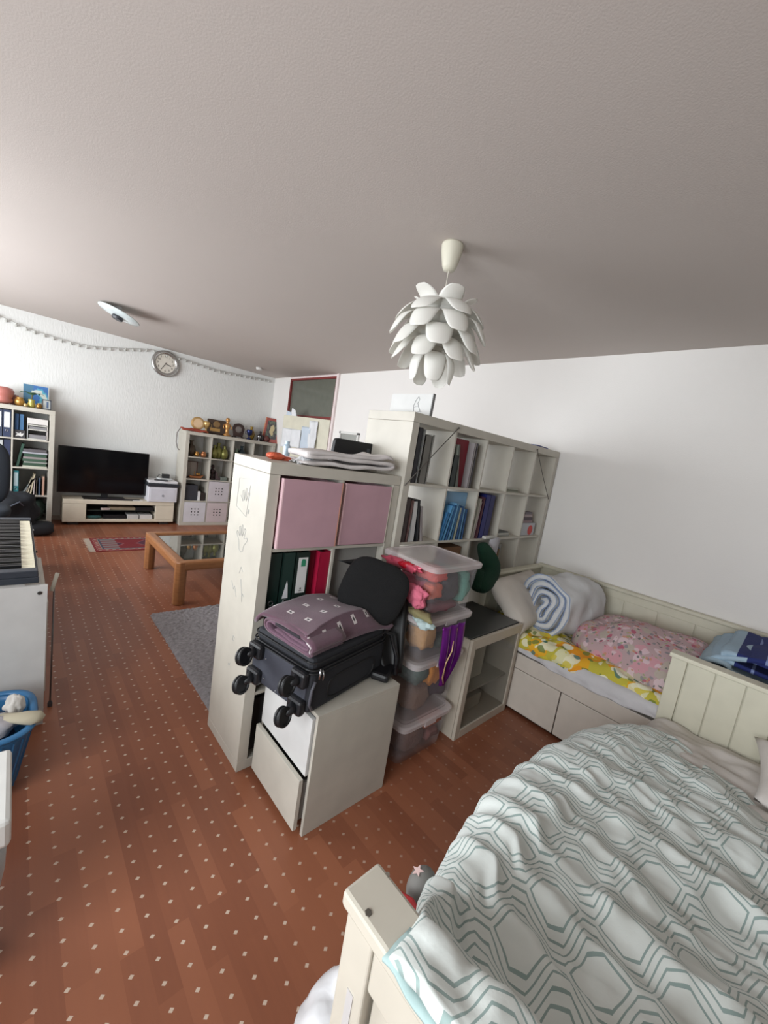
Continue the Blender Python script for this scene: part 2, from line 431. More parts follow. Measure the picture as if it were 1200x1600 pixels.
# ------------------------------------------------------------------ lattice shelving
def lattice(name, label, loc, nx, nz, W, Hh, D=.39, t=.051, th=.016, mat=WHITE, cat='shelf', only=None):
    r = thing(name, label, cat, loc)
    cw = (W-2*t-(nx-1)*th)/nx; ch = (Hh-2*t-(nz-1)*th)/nz
    B().bx(0, W, 0, D, Hh-t, Hh).o('top_board', mat, r, bev=.0015)
    B().bx(0, W, 0, D, 0, t).o('bottom_board', mat, r, bev=.0015)
    B().bx(0, t, 0, D, t, Hh-t-.001).o('side_panel', mat, r, bev=.0015)
    B().bx(W-t, W, 0, D, t, Hh-t-.001).o('side_panel', mat, r, bev=.0015)
    me = None
    for j in range(1, nz):
        z = Hh-t-j*ch-(j-1)*th
        B().bx(t, W-t, .003, D-.002, z-th, z).o('shelf_board', mat, r, bev=.001)
    dm = None
    for i in range(1, nx):
        x = t+i*cw+(i-1)*th
        for j in range(nz):
            z = Hh-t-(j+1)*ch-j*th
            if dm is None:
                d0 = B().bx(0, th, .003, D-.002, 0, ch).o('divider', mat, r, bev=.001); dm = d0
            else:
                d0 = dm.copy(); COL.objects.link(d0); d0.parent = r
            d0.location = (x, 0, z)
    def cell(c, row):   # world x0, x1, z0, z1, yfront
        x0 = loc[0]+t+c*(cw+th); z = loc[2]+Hh-t-(row+1)*ch-row*th
        return x0, x0+cw, z, z+ch, loc[1]
    return r, cell
FY = YB-.40
near, ncell = lattice('cube_shelf', 'tall narrow white cube shelf with pink boxes and ring binders, standing mid room', (.800, 1.569, 0), 2, 4, .79, 1.49)
book, bcell = lattice('cube_bookcase', 'large white five by five cube bookcase behind the bed against the right wall', (1.5946, 1.548, 0), 5, 5, 1.85, 1.85, D=.39)
far, fcell = lattice('cube_shelf', 'white cube shelf with trophies and drawer inserts right of the television', (1.9288, FY, 0), 4, 4, 1.49, 1.49, D=.385)
left, lcell = lattice('cube_shelf', 'white cube shelf with binders and papers left of the television', (-1.11, FY, 0), 4, 4, 1.49, 1.49, D=.385)

# pencil doodles on the side of the near shelf
def doodle(pts, k=0):
    b = B(); b.tube([(-.0006, y, z) for y, z in pts], .0011, 4); b.o('pencil_doodle', M((172, 175, 176), .9), near)
def W2D(pts, s, oy, oz): return [(oy+p[0]*s, oz+p[1]*s) for p in pts]
hand = [(-.5, -1), (-.7, -.3), (-1.3, .3), (-1.1, .5), (-.6, .1), (-.8, .9), (-.6, 1), (-.35, .2), (-.3, 1.2), (-.1, 1.2), (-.05, .2), (.3, 1), (.5, .9), (.3, .1), (.9, .3), (1, .1), (.4, -.5), (.3, -1), (-.1, -1.2), (-.5, -1)]
doodle(W2D([(-a, c) for a, c in hand], .055, .20, 1.10))
doodle(W2D([(-a, c) for a, c in hand][3:14], .06, .20, 1.27))
doodle(W2D([(-.3, .2), (0, .5), (.3, .1), (.1, -.2), (-.2, 0), (.2, .3), (-.1, .4)], .03, .165, 1.235))
doodle(W2D([(-1, 1), (1, .8), (1.1, -1.5), (-.9, -2), (-1.1, .5)], .06, .24, 1.33))
doodle(W2D([(-.7, 0), (0, .6), (.5, -.6)], .03, .18, .95))
doodle(W2D([(0, 1), (-.5, -.2), (-.7, -1), (-.6, -.2), (-1.0, -.4)], .05, .17, .86))
doodle(W2D([(.8, .6), (.2, -.1), (0, .3), (-.6, -.6)], .05, .23, .84))
doodle(W2D([(-.4, .3), (.2, .5), (.3, -.3), (-.2, -.2)], .03, .18, .60))
doodle(W2D([(-.3, .6), (0, 0), (.3, .3)], .03, .20, .45))
# ---- rigid things for shelves
def book_(x, y, z, th, d, h, c, label, lean=0, pages=True, group=None, cat='book', name='book', rough=.6):
    # standing, spine towards -y; x = left foot
    r = B().bx(0, .003, 0, d, 0, h).bx(th-.003, th, 0, d, 0, h).bx(0, th, 0, .003, 0, h).o(name, M(c, rough), loc=(x, y, z), rot=(0, lean, 0))
    tag(r, label, cat, group)
    if pages: B().bx(.003, th-.003, .003, d-.004, .003, h-.004).o('pages', M((214, 208, 196), .9), r)
    return r
def binder(x, y, z, c, label, th=.07, h=.32, d=.285, lab=True, lean=0, labc=(222, 222, 220), ring=True, group=None):
    r = B().bx(0, .003, 0, d, 0, h).bx(th-.003, th, 0, d, 0, h).bx(0, th, 0, .003, 0, h).o('ring_binder', M(c, .5), loc=(x, y, z), rot=(0, lean, 0), bev=.001)
    tag(r, label, 'binder', group)
    B().bx(.004, th-.004, .01, d-.02, .004, h-.02).o('paper_block', M((206, 203, 196), .9), r)
    if lab: B().bx(th*.14, th*.86, -.0012, .0, h*.36, h*.92).o('spine_label', M(labc, .7), r)
    if ring:
        b = B(); cx, cz = th*.5, h*.24
        b.grid(lambda u, v: Vector((cx+(.0115+.0025*math.cos(2*PI*v))*math.cos(2*PI*u), -.002+.002*math.sin(2*PI*v), cz+(.0115+.0025*math.cos(2*PI*v))*math.sin(2*PI*u))), 16, 6, True, True)
        b.o('finger_ring', METAL, r, smooth=True)
    return r
def boxy(name, label, cat, x0, x1, y0, y1, z0, z1, mat, bev=.003, group=None, rot=None):
    c = ((x0+x1)/2, (y0+y1)/2, z0)
    o = B().bx(x0-c[0], x1-c[0], y0-c[1], y1-c[1], 0, z1-z0).o(name, mat, bev=bev, loc=c, rot=rot)
    return tag(o, label, cat, group)

# ------------------------------------------------------------------ near shelf contents
PINK = M((190, 152, 162), .6, name='pink_board'); PINKL = M((236, 200, 206), .5); SALMON = M((226, 158, 134), .55)
for c, (lb, y_out, edge) in enumerate((('pink storage box in the left top cell of the narrow shelf, pulled slightly out', .022, SALMON),  # salmon right edge: light on the inner side put into the colour
                                       ('pink storage box in the right top cell of the narrow shelf', .006, M((226, 220, 206), .5)))):
    x0, x1, z0_, z1_, yf = ncell(c, 0)
    t = thing('storage_box', lb, 'box', ((x0+x1)/2, yf-y_out, z0_+.001), 0, 'pink boxes in the narrow shelf')
    hw = (x1-x0)/2-.012
    B().bx(-hw, hw, 0, .014, .004, .322).o('front_panel', PINK, t, bev=.001)
    b = B().bx(-hw+.001, -hw+.012, .0145, .36, .0, .318); b.bx(hw-.012, hw-.001, .0145, .36, 0, .318); b.bx(-hw+.001, hw-.001, .35, .36, 0, .318); b.bx(-hw+.001, hw-.001, .0145, .36, 0, .008)
    b.o('box_body', M((222, 176, 184), .6), t)
    B().bx(-hw-.0055, -hw, .0, .02, .004, .322).o('side_edge', PINKL, t)
    B().bx(hw, hw+.005, .0, .02, .004, .322).o('side_edge', edge, t)
x0, x1, z0_, z1_, yf = ncell(0, 1)
binder(x0+.006, yf+.03, z0_, (18, 44, 38), 'dark green ring binder at the left end under the pink box', th=.068, lab=False)
bb = binder(x0+.080, yf+.025, z0_, (26, 52, 46), 'dark green ring binder with a small white paper peak, second from the left', th=.062, lab=False)
b = B(); b.bm.faces.new([b.bm.verts.new(p) for p in ((.012, -.0015, .095), (.044, -.0015, .095), (.036, -.0015, .165), (.03, -.0015, .185))]); b.o('spine_label', PAPER, bb)
bb = binder(x0+.148, yf+.02, z0_, (24, 40, 34), 'dark ring binder with a white spine label and green crest', th=.072)
B().bx(.026, .05, -.0022, -.0013, .25, .275).prism([(.026, .275), (.05, .275), (.046, .285), (.03, .287)], -.0022, -.0013, 'y').o('green_crest', M((50, 140, 104), .6), bb)
B().bx(.014, .056, -.0022, -.0013, .02, .06).o('small_label', PAPER, bb)
b = B()
b.bx(.030, .044, -.0022, -.0013, .125, .128); b.bx(.034, .040, -.0022, -.0013, .133, .142); b.o('label_print', M((60, 62, 66), .7), bb)
binder(x0+.226, yf+.05, z0_, (122, 14, 42), 'dark red ring binder standing behind the brighter red one', th=.045, lab=False)
binder(x0+.272, yf+.012, z0_, (166, 18, 56), 'crimson red ring binder at the right end of the binder row', th=.063, lab=False)
# grey board standing in the right middle cell
x0, x1, z0_, z1_, yf = ncell(1, 1)
boxy('grey_board', 'plain grey board closing the open cell right of the ring binders', 'board', x0+.004, x1-.004, yf+.05, yf+.062, z0_, z1_-.006, M((158, 157, 152), .7))
for row in (2, 3):
    x0, x1, z0_, z1_, yf = ncell(0, row)
    boxy('storage_box', ['dark grey box in the third cell behind the suitcase', 'dark grey box in the bottom cell behind the drawer cabinet'][row-2], 'box', x0+.01, x1-.02, yf+.05, yf+.34, z0_, z0_+.28, M((62, 60, 60), .7), rot=None)

# on top of the near shelf
ZT = 1.491
path = [(-.27, .004), (.0, .006), (.24, .012), (.275, .03), (.25, .05), (.1, .035), (-.1, .04), (-.24, .035), (-.262, .045), (-.24, .058), (0, .055), (.16, .06), (.225, .085), (.255, .068)]
o = B().ribbon(path, .018, .22, ns=18, nz=.016, nf=7, seed=3).o('folded_sheet', M((214, 208, 206), .9, bump=.2, bscale=60), smooth=True, loc=(1.26, 1.70, ZT+.014), rot=(0, 0, -.06))
tag(o, 'crumpled pale grey folded sheet lying on top of the narrow white shelf', 'sheet')
t = thing('screen_back', 'black rounded chair backrest pad standing behind the sheet on the narrow shelf', 'backrest', (1.475, 1.885, ZT), -.1)
b = B(); pts = []
for (cx, cz, a0) in ((.115, .135, 0), (-.115, .135, 90), (-.125, .02, 180), (.125, .02, 270)):
    for k in range(6):
        a = math.radians(a0+18*k); pts.append((cx+.022*math.cos(a), cz+.022*math.sin(a)-.0))
b.prism(pts, -.012, .02, 'y').o('pad', BLACK, t, bev=.004, smooth=False)
B().bx(-.10, .10, -.03, .035, 0, .012).o('foot', BLACK, t, bev=.002)
B().bx(.085, .105, -.0145, -.0125, .10, .125).o('badge', M((70, 74, 80), .4), t)
o = B().ball((0, 0, .018), (.05, .035, .018), 10, nz=.2, nf=2).bx(-.03, .09, -.012, .012, .0, .02).o('orange_clip', M((206, 92, 60), .5), loc=(.93, 1.78, ZT))
tag(o, 'orange plastic toy piece at the left end of the shelf top', 'toy')
o = B().bx(-.06, .06, -.04, .04, 0, .006).bx(-.055, .05, -.035, .045, .007, .012).o('paper_pile', M((205, 208, 200), .8), loc=(1.06, 1.78, ZT)); tag(o, 'small pile of pale papers beside the orange toy', 'paper')
b = B(); b.lathe([(.016, 0), (.018, .004), (.018, .07), (.012, .08), (.012, .095)], seg=14); b.o
o = b.o('glue_bottle', M((170, 190, 204), .25), smooth=False, loc=(1.03, 1.87, ZT)); tag(o, 'small translucent bluish bottle standing near the orange toy', 'bottle')
def f(u, v): return Vector(((u-.5)*.16, (v-.5)*.10, .03+.025*noise.noise(Vector((u*5, v*5, 2)))+.03*math.sin(u*PI)*math.sin(v*PI)))
b = B(); b.grid(f, 16, 12); o = b.o('crumpled_paper', PAPER, loc=(1.06, 1.70, ZT-.024)); md = o.modifiers.new('s', 'SOLIDIFY'); md.thickness = .002
tag(o, 'crumpled white paper at the left end of the folded sheet', 'paper')

# ------------------------------------------------------------------ bookcase contents
def bk(c, r, dx, th, h, col, lb, d=.24, lean=0, yo=.008, **k):
    x0, x1, z0_, z1_, yf = bcell(c, r); return book_(x0+dx, yf+yo, z0_, th, d, h, col, lb, lean, **k)
bk(0, 0, .010, .034, .315, (44, 44, 48), 'black album at the left end of the top bookcase row', d=.27)
bk(0, 0, .050, .014, .31, (150, 152, 150), 'thin grey folder next to the black album', d=.26, lean=.02)
bk(0, 0, .076, .056, .28, (112, 110, 104), 'grey patterned thick book in the top left bookcase cell', d=.25)
bk(0, 0, .134, .012, .29, (168, 166, 158), 'thin pale folder ending the top left row of books', d=.27, lean=.02)
bk(1, 0, .006, .050, .20, (44, 52, 50), 'short dark green book at the left of the red album', d=.045, yo=.002)
bk(1, 0, .085, .014, .27, (128, 132, 122), 'grey-green folder leaning left across the red album', d=.045, lean=-.19, yo=.002)
x0, x1, z0_, z1_, yf = bcell(1, 0); boxy('red_album', 'large dark red album standing face-on in the top row, second cell', 'album', x0+.052, x0+.205, yf+.055, yf+.085, z0_, z0_+.31, M((134, 34, 50), .6))
bk(1, 0, .207, .018, .30, (158, 152, 152), 'grey folder standing right of the red album', d=.27, lean=.02)
bk(1, 0, .230, .013, .30, (112, 108, 110), 'darker grey thin book right of the red album', d=.27, lean=.02)
def flat(c, r, dx, w, d, zs, label, yo=.03):
    x0, x1, z0_, z1_, yf = bcell(c, r); z = z0_+.0005
    for i, (h, col, lb) in enumerate(zs):
        boxy('flat_book' if h > .008 else 'papers', lb, 'book' if h > .008 else 'paper', x0+dx+.004*(i % 2), x0+dx+w-.01*(i % 3), yf+yo, yf+yo+d, z, z+h, M(col, .7), .001); z += h+.0005
flat(3, 0, .012, .22, .18, [(.008, (168, 170, 156), 'grey-green paper pile low in the fourth top cell of the bookcase'), (.012, (120, 122, 108), 'thin olive booklet in the middle of the papers, fourth top cell'), (.007, (186, 188, 178), 'pale papers on the olive booklet, fourth top cell')], '')
bk(0, 1, .008, .036, .26, (62, 52, 50), 'dark brown book at the left end of the second bookcase row', d=.24)
bk(0, 1, .050, .014, .25, (132, 100, 96), 'thin brownish red book in the second row, first cell', d=.22, lean=.03)
bk(0, 1, .082, .040, .245, (196, 196, 194), 'white book with a black edge in the second row, first cell', d=.22, lean=-.06)
bk(0, 1, .140, .024, .255, (40, 42, 46), 'black book leaning left in the second row, first cell', d=.24, lean=-.16)
bk(0, 1, .190, .012, .22, (186, 176, 174), 'thin pale folder leaning left beside the black book', d=.24, lean=-.22)
x0, x1, z0_, z1_, yf = bcell(1, 1)
boxy('blue_folder', 'large light blue folder standing behind the blue booklets', 'folder', x0+.095, x0+.330, yf+.078, yf+.092, z0_, z0_+.315, M((134, 178, 214), .5))
blues = [(60, 124, 176), (86, 150, 198), (38, 96, 150), (104, 160, 200), (52, 104, 148), (170, 176, 160), (44, 88, 140), (92, 140, 180), (36, 84, 134)]
for i, cB in enumerate(blues):
    h = [.19, .235, .24, .25, .24, .22, .23, .215, .21][i]; ln = [.24, .23, .2, .16, .12, .09, .05, .02, .0][i]
    bk(1, 1, -.0+.006+.0285*i, .024, h, cB, ['bright blue booklet leaning at the left end of the blue row', 'light blue booklet second from the left in the blue row', 'deep blue booklet third from the left in the blue row', 'pale blue booklet, the tallest of the blue row', 'steel blue booklet in the middle of the blue row', 'beige booklet among the blue ones', 'navy blue booklet right of the beige one', 'dusty blue booklet near the right end of the blue row', 'dark blue booklet at the right end of the blue row'][i], d=.06, yo=.004, lean=ln, group='blue booklets in the second bookcase row')
bk(2, 1, .010, .024, .29, (168, 164, 150), 'tall grey-beige folder leaning at the left of the navy binders', d=.24, lean=.09)
bk(2, 1, .034, .016, .27, (176, 160, 160), 'greyish pink folder leaning beside the navy binders', d=.24, lean=.07)
bk(2, 1, .075, .018, .30, (92, 52, 62), 'thin wine red book left of the navy binders', d=.24, lean=.03)
binder(bcell(2, 1)[0]+.105, bcell(2, 1)[4]+.01, bcell(2, 1)[2], (30, 34, 104), 'navy blue ring binder, left one of the pair in the second row', th=.055, lab=False, ring=False, lean=.03)
binder(bcell(2, 1)[0]+.163, bcell(2, 1)[4]+.01, bcell(2, 1)[2], (26, 28, 88), 'navy blue ring binder, right one of the pair in the second row', th=.060, lab=False, ring=False, lean=.03)
x0, x1, z0_, z1_, yf = bcell(2, 1)
boxy('papers', 'small pile of white cards in front of the navy binders', 'paper', x0+.15, x0+.30, yf-.022, yf+.008, z0_, z0_+.02, M((214, 212, 204), .7))
flat(3, 1, .02, .2, .16, [(.012, (150, 152, 146), 'grey booklet lying in the fourth cell of the second row'), (.014, (196, 196, 188), 'pale box lid lying on the grey booklet'), (.010, (92, 96, 94), 'dark slim case on top of the pale box lid')], '')
# stack above a white box with a red disc
x0, x1, z0_, z1_, yf = bcell(4, 1)
t = thing('white_carton', 'white carton with a red round print in the right cell, second row', 'box', (x0+.05, yf+.03, z0_))
B().bx(0, .23, 0, .2, 0, .105).o('carton', M((190, 192, 198), .6), t, bev=.002)
b = B(); b.grid(lambda u, v: Vector((.15+v*.042*math.cos(2*PI*u), -.001, .045+v*.042*math.sin(2*PI*u))), 24, 3, True); b.o('red_print', M((206, 74, 70), .6), t)
z = z0_+.106
for i, (h, cc, lb) in enumerate(((.022, (150, 128, 132), 'dusty pink booklet lying on the white carton'), (.026, (92, 80, 88), 'dark purple case lying above the pink booklet'), (.024, (176, 160, 162), 'pale pink case lying on the dark purple one'), (.02, (120, 112, 120), 'grey case on top of the stack in the right cell'))):
    boxy('case', lb, 'case', x0+.06+.008*i, x0+.24-.012*i, yf+.04, yf+.20, z, z+h, M(cc, .6), .002); z += h+.0005
# third row
x0, x1, z0_, z1_, yf = bcell(1, 2)
boxy('brown_box', 'brown cardboard box in the third row behind the plastic boxes', 'box', x0+.01, x1-.02, yf+.04, yf+.3, z0_, z0_+.29, M((122, 88, 62), .8))
x0, x1, z0_, z1_, yf = bcell(2, 2)
boxy('grey_board', 'grey panel standing in the third row behind the green sweater', 'board', x0+.01, x1-.05, yf+.25, yf+.262, z0_, z0_+.31, M((116, 116, 112), .8))
def f(u, v): return Vector((2.60+.17*(u-.5)+.03*v, 1.515-.02*math.sin(u*4), .87+.26*(v)-.05*abs(u-.4)))
b = B(); b.grid(f, 8, 8); o = b.o('white_paper', M((190, 188, 194), .8)); md = o.modifiers.new('s', 'SOLIDIFY'); md.thickness = .002
tag(o, 'white paper sheet sticking out behind the green cloth', 'paper')
GREEN = M((10, 52, 34), .95, bump=.5, bscale=120, name='green_knit')
b = B(); b.tube([(2.44, 1.50, 1.09), (2.47, 1.49, 1.03), (2.50, 1.47, .97), (2.52, 1.46, .91), (2.48, 1.45, .86), (2.42, 1.44, .82), (2.35, 1.43, .79)], [.030, .052, .062, .085, .085, .075, .05], 16)
b.tube([(2.45, 1.47, .90), (2.40, 1.45, .86), (2.33, 1.42, .79)], [.05, .06, .03], 12)
for v in b.bm.verts: v.co += noise.noise_vector(v.co*11)*.045
o = b.o('green_sweater', GREEN, smooth=True, sub=1); tag(o, 'dark green knitted garment hanging over the bookcase edge and bed end', 'garment')
bk(3, 2, .010, .045, .30, (150, 74, 54), 'red-brown book with pale spots in the third bookcase row', d=.24)
bk(3, 2, .060, .022, .26, (152, 128, 92), 'tan folder beside the red-brown book', d=.24)
bk(3, 2, .110, .05, .25, (112, 132, 150), 'blue-grey folder in the third row, fourth cell', d=.2, yo=.05)
bk(3, 2, .170, .04, .28, (176, 176, 170), 'light grey folder in the third row, fourth cell', d=.2, yo=.07)
bk(4, 2, .015, .06, .18, (120, 126, 108), 'small grey-green folder in the right cell of the third row', d=.2, yo=.06)
# cords across the front and a flat blue thing, canvas on top
for p0, p1, lb in (((1.988, 1.541, 1.825), (1.600, 1.541, 1.445), 'thin dark elastic cord stretched across the top left bookcase cell'),
                   ((3.026, 1.541, 1.82), (3.402, 1.541, 1.437), 'thin dark elastic cord stretched across the top right bookcase cell')):
    b = B(); b.tube([p0, ((p0[0]+p1[0])/2, 1.5445, (p0[2]+p1[2])/2), p1], .0028, 6); b.ball(p0, .006, 5)
    tag(b.o('elastic_cord', M((84, 80, 74), .7), smooth=True), lb, 'cord')
boxy('blue_booklet', 'flat blue booklet lying on the right end of the bookcase top', 'book', 3.02, 3.26, 1.56, 1.76, 1.851, 1.861, M((74, 82, 140), .6), rot=(0, 0, .1))
t = thing('canvas_print', 'pale canvas with a faint grey drawing standing on the bookcase', 'picture', (1.74, 1.745, 1.851), -PI/2+.04)
B().bx(-.165, .165, 0, .016, 0, .128).o('canvas', M((214, 214, 212), .8), t, rot=(-.04, 0, 0))
B().bx(.165, .170, -.002, .018, 0, .130).o('edge', M((130, 130, 130), .6), t, rot=(-.04, 0, 0))
b = B()
for pts in ([(.04, .03), (.03, .07), (.045, .12), (.06, .14), (.07, .12), (.06, .09), (.08, .05), (.09, .03)], [(.0, .03), (.05, .02), (.1, .035)], [(.035, .06), (.06, .07), (.075, .06)]):
    b.tube([(p[0]-.0, -.0012, p[1]*.8) for p in pts], .0016, 4)
b.o('drawing', M((172, 173, 174), .9), t, rot=(-.04, 0, 0))

# ------------------------------------------------------------------ television corner
TVW = M((222, 212, 192), .45)
t = thing('tv_bench', 'low cream television bench with an open middle compartment', 'tv stand', (1.17, 6.655, 0))
b = B().bx(-.68, .68, 0, .33, .30, .36); b.o('top', TVW, t, bev=.006)
B().bx(-.68, .68, 0, .33, .045, .085).o('bottom', TVW, t, bev=.006)
B().bx(-.68, -.425, 0, .33, .086, .299).o('side_cabinet', TVW, t, bev=.004)
B().bx(.425, .68, 0, .33, .086, .299).o('side_cabinet', TVW, t, bev=.004)
B().bx(-.424, .424, .31, .33, .086, .299).o('back_panel', M((40, 38, 36), .8), t)
B().bx(-.424, .424, .02, .31, .205, .213).o('glass_shelf', M((52, 60, 56), .2), t)
for x in (-.56, .56): B().bx(x-.06, x+.06, .04, .3, 0, .045).o('foot', M((50, 42, 38), .6), t)
boxy('game_boxes', 'white flat media box in the right of the bench compartment', 'box', 1.24, 1.38, 6.67, 6.88, .087, .15, M((206, 204, 200), .5))
boxy('media_box', 'second white flat media box at the right end of the bench compartment', 'box', 1.395, 1.56, 6.67, 6.88, .087, .15, M((214, 212, 208), .5))
boxy('beige_receiver', 'beige flat receiver on the glass shelf in the bench', 'receiver', 1.02, 1.34, 6.70, 6.9, .214, .25, M((150, 134, 112), .6))
boxy('remote_control', 'pinkish white remote control on the glass shelf in the bench', 'remote', .92, 1.02, 6.68, 6.73, .214, .24, M((204, 186, 180), .5), rot=(0, 0, .2))
boxy('disc_player', 'black disc player at the right on the glass shelf', 'player', 1.35, 1.57, 6.68, 6.9, .214, .262, BLACK)
boxy('game_console', 'black console low in the bench compartment', 'console', .95, 1.22, 6.69, 6.9, .087, .14, BLACK)
o = B().ball((0, 0, .02), (.09, .05, .022), 10, nz=.2).o('teal_cloth', M((54, 92, 90), .9), smooth=True, loc=(.84, 6.72, .088)); tag(o, 'teal cloth in the left of the bench compartment', 'cloth')
t = thing('television', 'large black flat television on the cream bench', 'television', (.96, 6.78, .361))
B().bx(-.53, .53, -.01, .02, .07, .70).o('bezel', M((16, 16, 18), .3), t, bev=.004)
B().bx(-.515, .515, -.0125, -.0095, .085, .688).o('screen', M((7, 8, 12), .12), t)
B().bx(-.25, .25, -.09, .12, 0, .012).o('stand_base', M((22, 22, 24), .2), t, bev=.003)
B().bx(-.04, .04, .0, .03, .012, .08).o('stand_neck', BLACK, t)
boxy('soundbar', 'slim dark soundbar lying in front of the television', 'speaker', .86, 1.38, 6.665, 6.685, .361, .385, M((40, 40, 44), .4))
boxy('remote_control', 'small white remote at the front edge of the bench', 'remote', 1.29, 1.42, 6.66, 6.668, .361, .372, M((220, 220, 218), .4))
t = thing('printer', 'white laser printer with a dark top band at the right bench end', 'printer', (1.675, 6.80, .361))
B().bx(-.20, .20, -.17, .16, .0, .235).o('body', M((222, 222, 228), .4), t, bev=.012)
B().bx(-.215, .215, -.19, .17, .236, .285).o('scanner_band', M((44, 48, 54), .4), t, bev=.01)
B().bx(-.20, .20, -.165, .16, .286, .325).o('scanner_lid', M((226, 226, 228), .4), t, bev=.01)
B().bx(-.17, .17, -.174, -.169, .03, .20).o('front_tray', M((214, 214, 222), .4), t, bev=.002)
b = B(); b.lathe([(.018, 0), (.018, .004)], seg=16); b.o('button', M((150, 152, 160), .4), t, loc=(0, -.1745, .10), rot=(PI/2, 0, 0))
boxy('router', 'small white router lying on the printer', 'router', 1.63, 1.80, 6.74, 6.88, .688, .712, M((206, 210, 210), .4), rot=(0, 0, .2))
boxy('tablet', 'dark slate lying tilted at the front of the printer lid', 'tablet', 1.56, 1.74, 6.63, 6.74, .688, .698, M((60, 62, 66), .4), rot=(0, 0, -.3))
o = B().bx(-.05, .05, -.03, .03, 0, .06).tube([(-.05, 0, .03), (-.09, .02, .05), (-.10, .05, .0)], .004, 6).o('power_supply', M((40, 42, 44), .5), loc=(1.74, 6.82, .713)); tag(o, 'black power adapter with cable on the white router', 'adapter')

# ------------------------------------------------------------------ right far shelf: contents
INS = M((206, 200, 206), .5)
for c, r, lb in ((1, 2, 'pale lilac drawer insert with nine holes, upper right one'), (0, 3, 'white drawer insert with nine holes in the bottom left cell'), (1, 3, 'pinkish drawer insert with nine holes in the bottom second cell')):
    x0, x1, z0_, z1_, yf = fcell(c, r)
    t = thing('drawer_insert', lb, 'drawer', ((x0+x1)/2, yf, z0_+.001), 0, 'drawer inserts with holes')
    hw = (x1-x0)/2-.004
    B().bx(-hw, hw, -.004, .012, 0, .328).o('front_panel', INS if r == 2 else M((214, 212, 218) if c == 0 else (208, 194, 196), .5), t, bev=.002)
    B().bx(-hw+.004, hw-.004, .013, .34, 0, .32).o('drawer_box', M((180, 178, 178), .7), t)
    dk = M((24, 24, 28), .6)
    for i in range(3):
        for j in range(3):
            b = B(); b.lathe([(.0105, 0), (.0105, .002)], seg=10); b.o('hole', dk, t, loc=((i-1)*.05, -.0042, .17+(j-1)*.048), rot=(PI/2, 0, 0))
def trophy(x, y, z, s, col, lb, kind='cup', cat='trophy'):
    mt = col if hasattr(col, 'node_tree') else M(col, .35, .6)
    b = B(); pr = {'cup': [(.03, 0), (.032, .012), (.012, .02), (.009, .045), (.02, .06), (.034, .085), (.038, .115), (.033, .13)],
                   'vase': [(.018, 0), (.03, .02), (.036, .05), (.028, .085), (.012, .10), (.012, .12), (.018, .13)],
                   'fig': [(.028, 0), (.03, .01), (.016, .02), (.012, .045), (.018, .06), (.022, .085), (.012, .10), (.008, .105), (.015, .115), (.016, .128), (.01, .14)],
                   'pot': [(.025, 0), (.04, .02), (.045, .05), (.035, .07), (.028, .08), (.034, .09)]}[kind]
    b.lathe([(r*s, zz*s) for r, zz in pr], seg=18)
    if kind == 'cup':
        for sg in (-1, 1): b.tube([(sg*.034*s, 0, .11*s), (sg*.055*s, 0, .10*s), (sg*.052*s, 0, .07*s), (sg*.024*s, 0, .065*s)], .004*s, 6)
    if kind == 'fig':
        for sg in (-1, 1): b.tube([(sg*.015*s, 0, .092*s), (sg*.032*s, 0, .075*s), (sg*.028*s, -.01*s, .055*s)], .005*s, 6)
    o = b.o({'cup': 'trophy', 'vase': 'vase', 'fig': 'figurine', 'pot': 'pot'}[kind], mt, smooth=True, loc=(x, y, z)); return tag(o, lb, cat)
def fc(c, r): return fcell(c, r)
TT = 1.491
x0, x1, z0_, z1_, yf = fc(0, 0)
trophy(x0+.07, yf+.12, z0_, 1.9, (74, 62, 50), 'dark bronze vase at the left of the first far shelf cell', 'vase', 'vase')
trophy(x0+.15, yf+.08, z0_, .9, GOLD, 'small golden pot in the first cell of the trophy shelf', 'pot', 'pot')
trophy(x0+.25, yf+.08, z0_, 1.0, COPPER, 'copper pot at the right of the first trophy shelf cell', 'pot', 'pot')
for k, (dx, s, lb) in enumerate(((.07, 1.7, 'left brass vase in the second cell of the trophy shelf'), (.15, 2.0, 'middle tall brass vase in the second trophy shelf cell'), (.235, 1.7, 'right brass vase in the second trophy shelf cell'))):
    trophy(fc(1, 0)[0]+dx, yf+.1+.04*(k % 2), z0_, s, (128, 126, 70), lb, 'vase', 'vase')
trophy(fc(2, 0)[0]+.08, yf+.08, z0_, 1.6, (120, 140, 120), 'green-grey vase in the third top cell of the trophy shelf', 'vase', 'vase')
trophy(fc(2, 0)[0]+.18, yf+.12, z0_, 2.0, (50, 64, 70), 'dark blue vase in the third top cell of the trophy shelf', 'vase', 'vase')
for k, (cc, lb) in enumerate((((200, 208, 206), 'white tin in the fourth top cell of the trophy shelf'), ((84, 130, 170), 'blue tin in the fourth top cell of the trophy shelf'), ((190, 100, 96), 'red tin in the fourth top cell of the trophy shelf'), ((120, 110, 120), 'grey tin in the fourth top cell of the trophy shelf'))):
    b = B(); b.lathe([(.03, 0), (.031, .005), (.031, .095), (.027, .10), (.027, .108)], seg=16)
    tag(b.o('tin', M(cc, .5), loc=(fc(3, 0)[0]+.05+.072*k, yf+.07, fc(3, 0)[2])), lb, 'tin', 'tins in the fourth cell')
x0, x1, z0_, z1_, yf = fc(0, 1)
t = thing('gallery_frame', 'empty brown picture frame behind the gold boat', 'frame', (x0+.13, yf+.2, z0_))
b = B()
for a in ((-.09, .09, 0, .015), (-.09, .09, .25, .265), (-.09, -.075, 0, .265), (.075, .09, 0, .265)): b.bx(a[0], a[1], 0, .012, a[2], a[3])
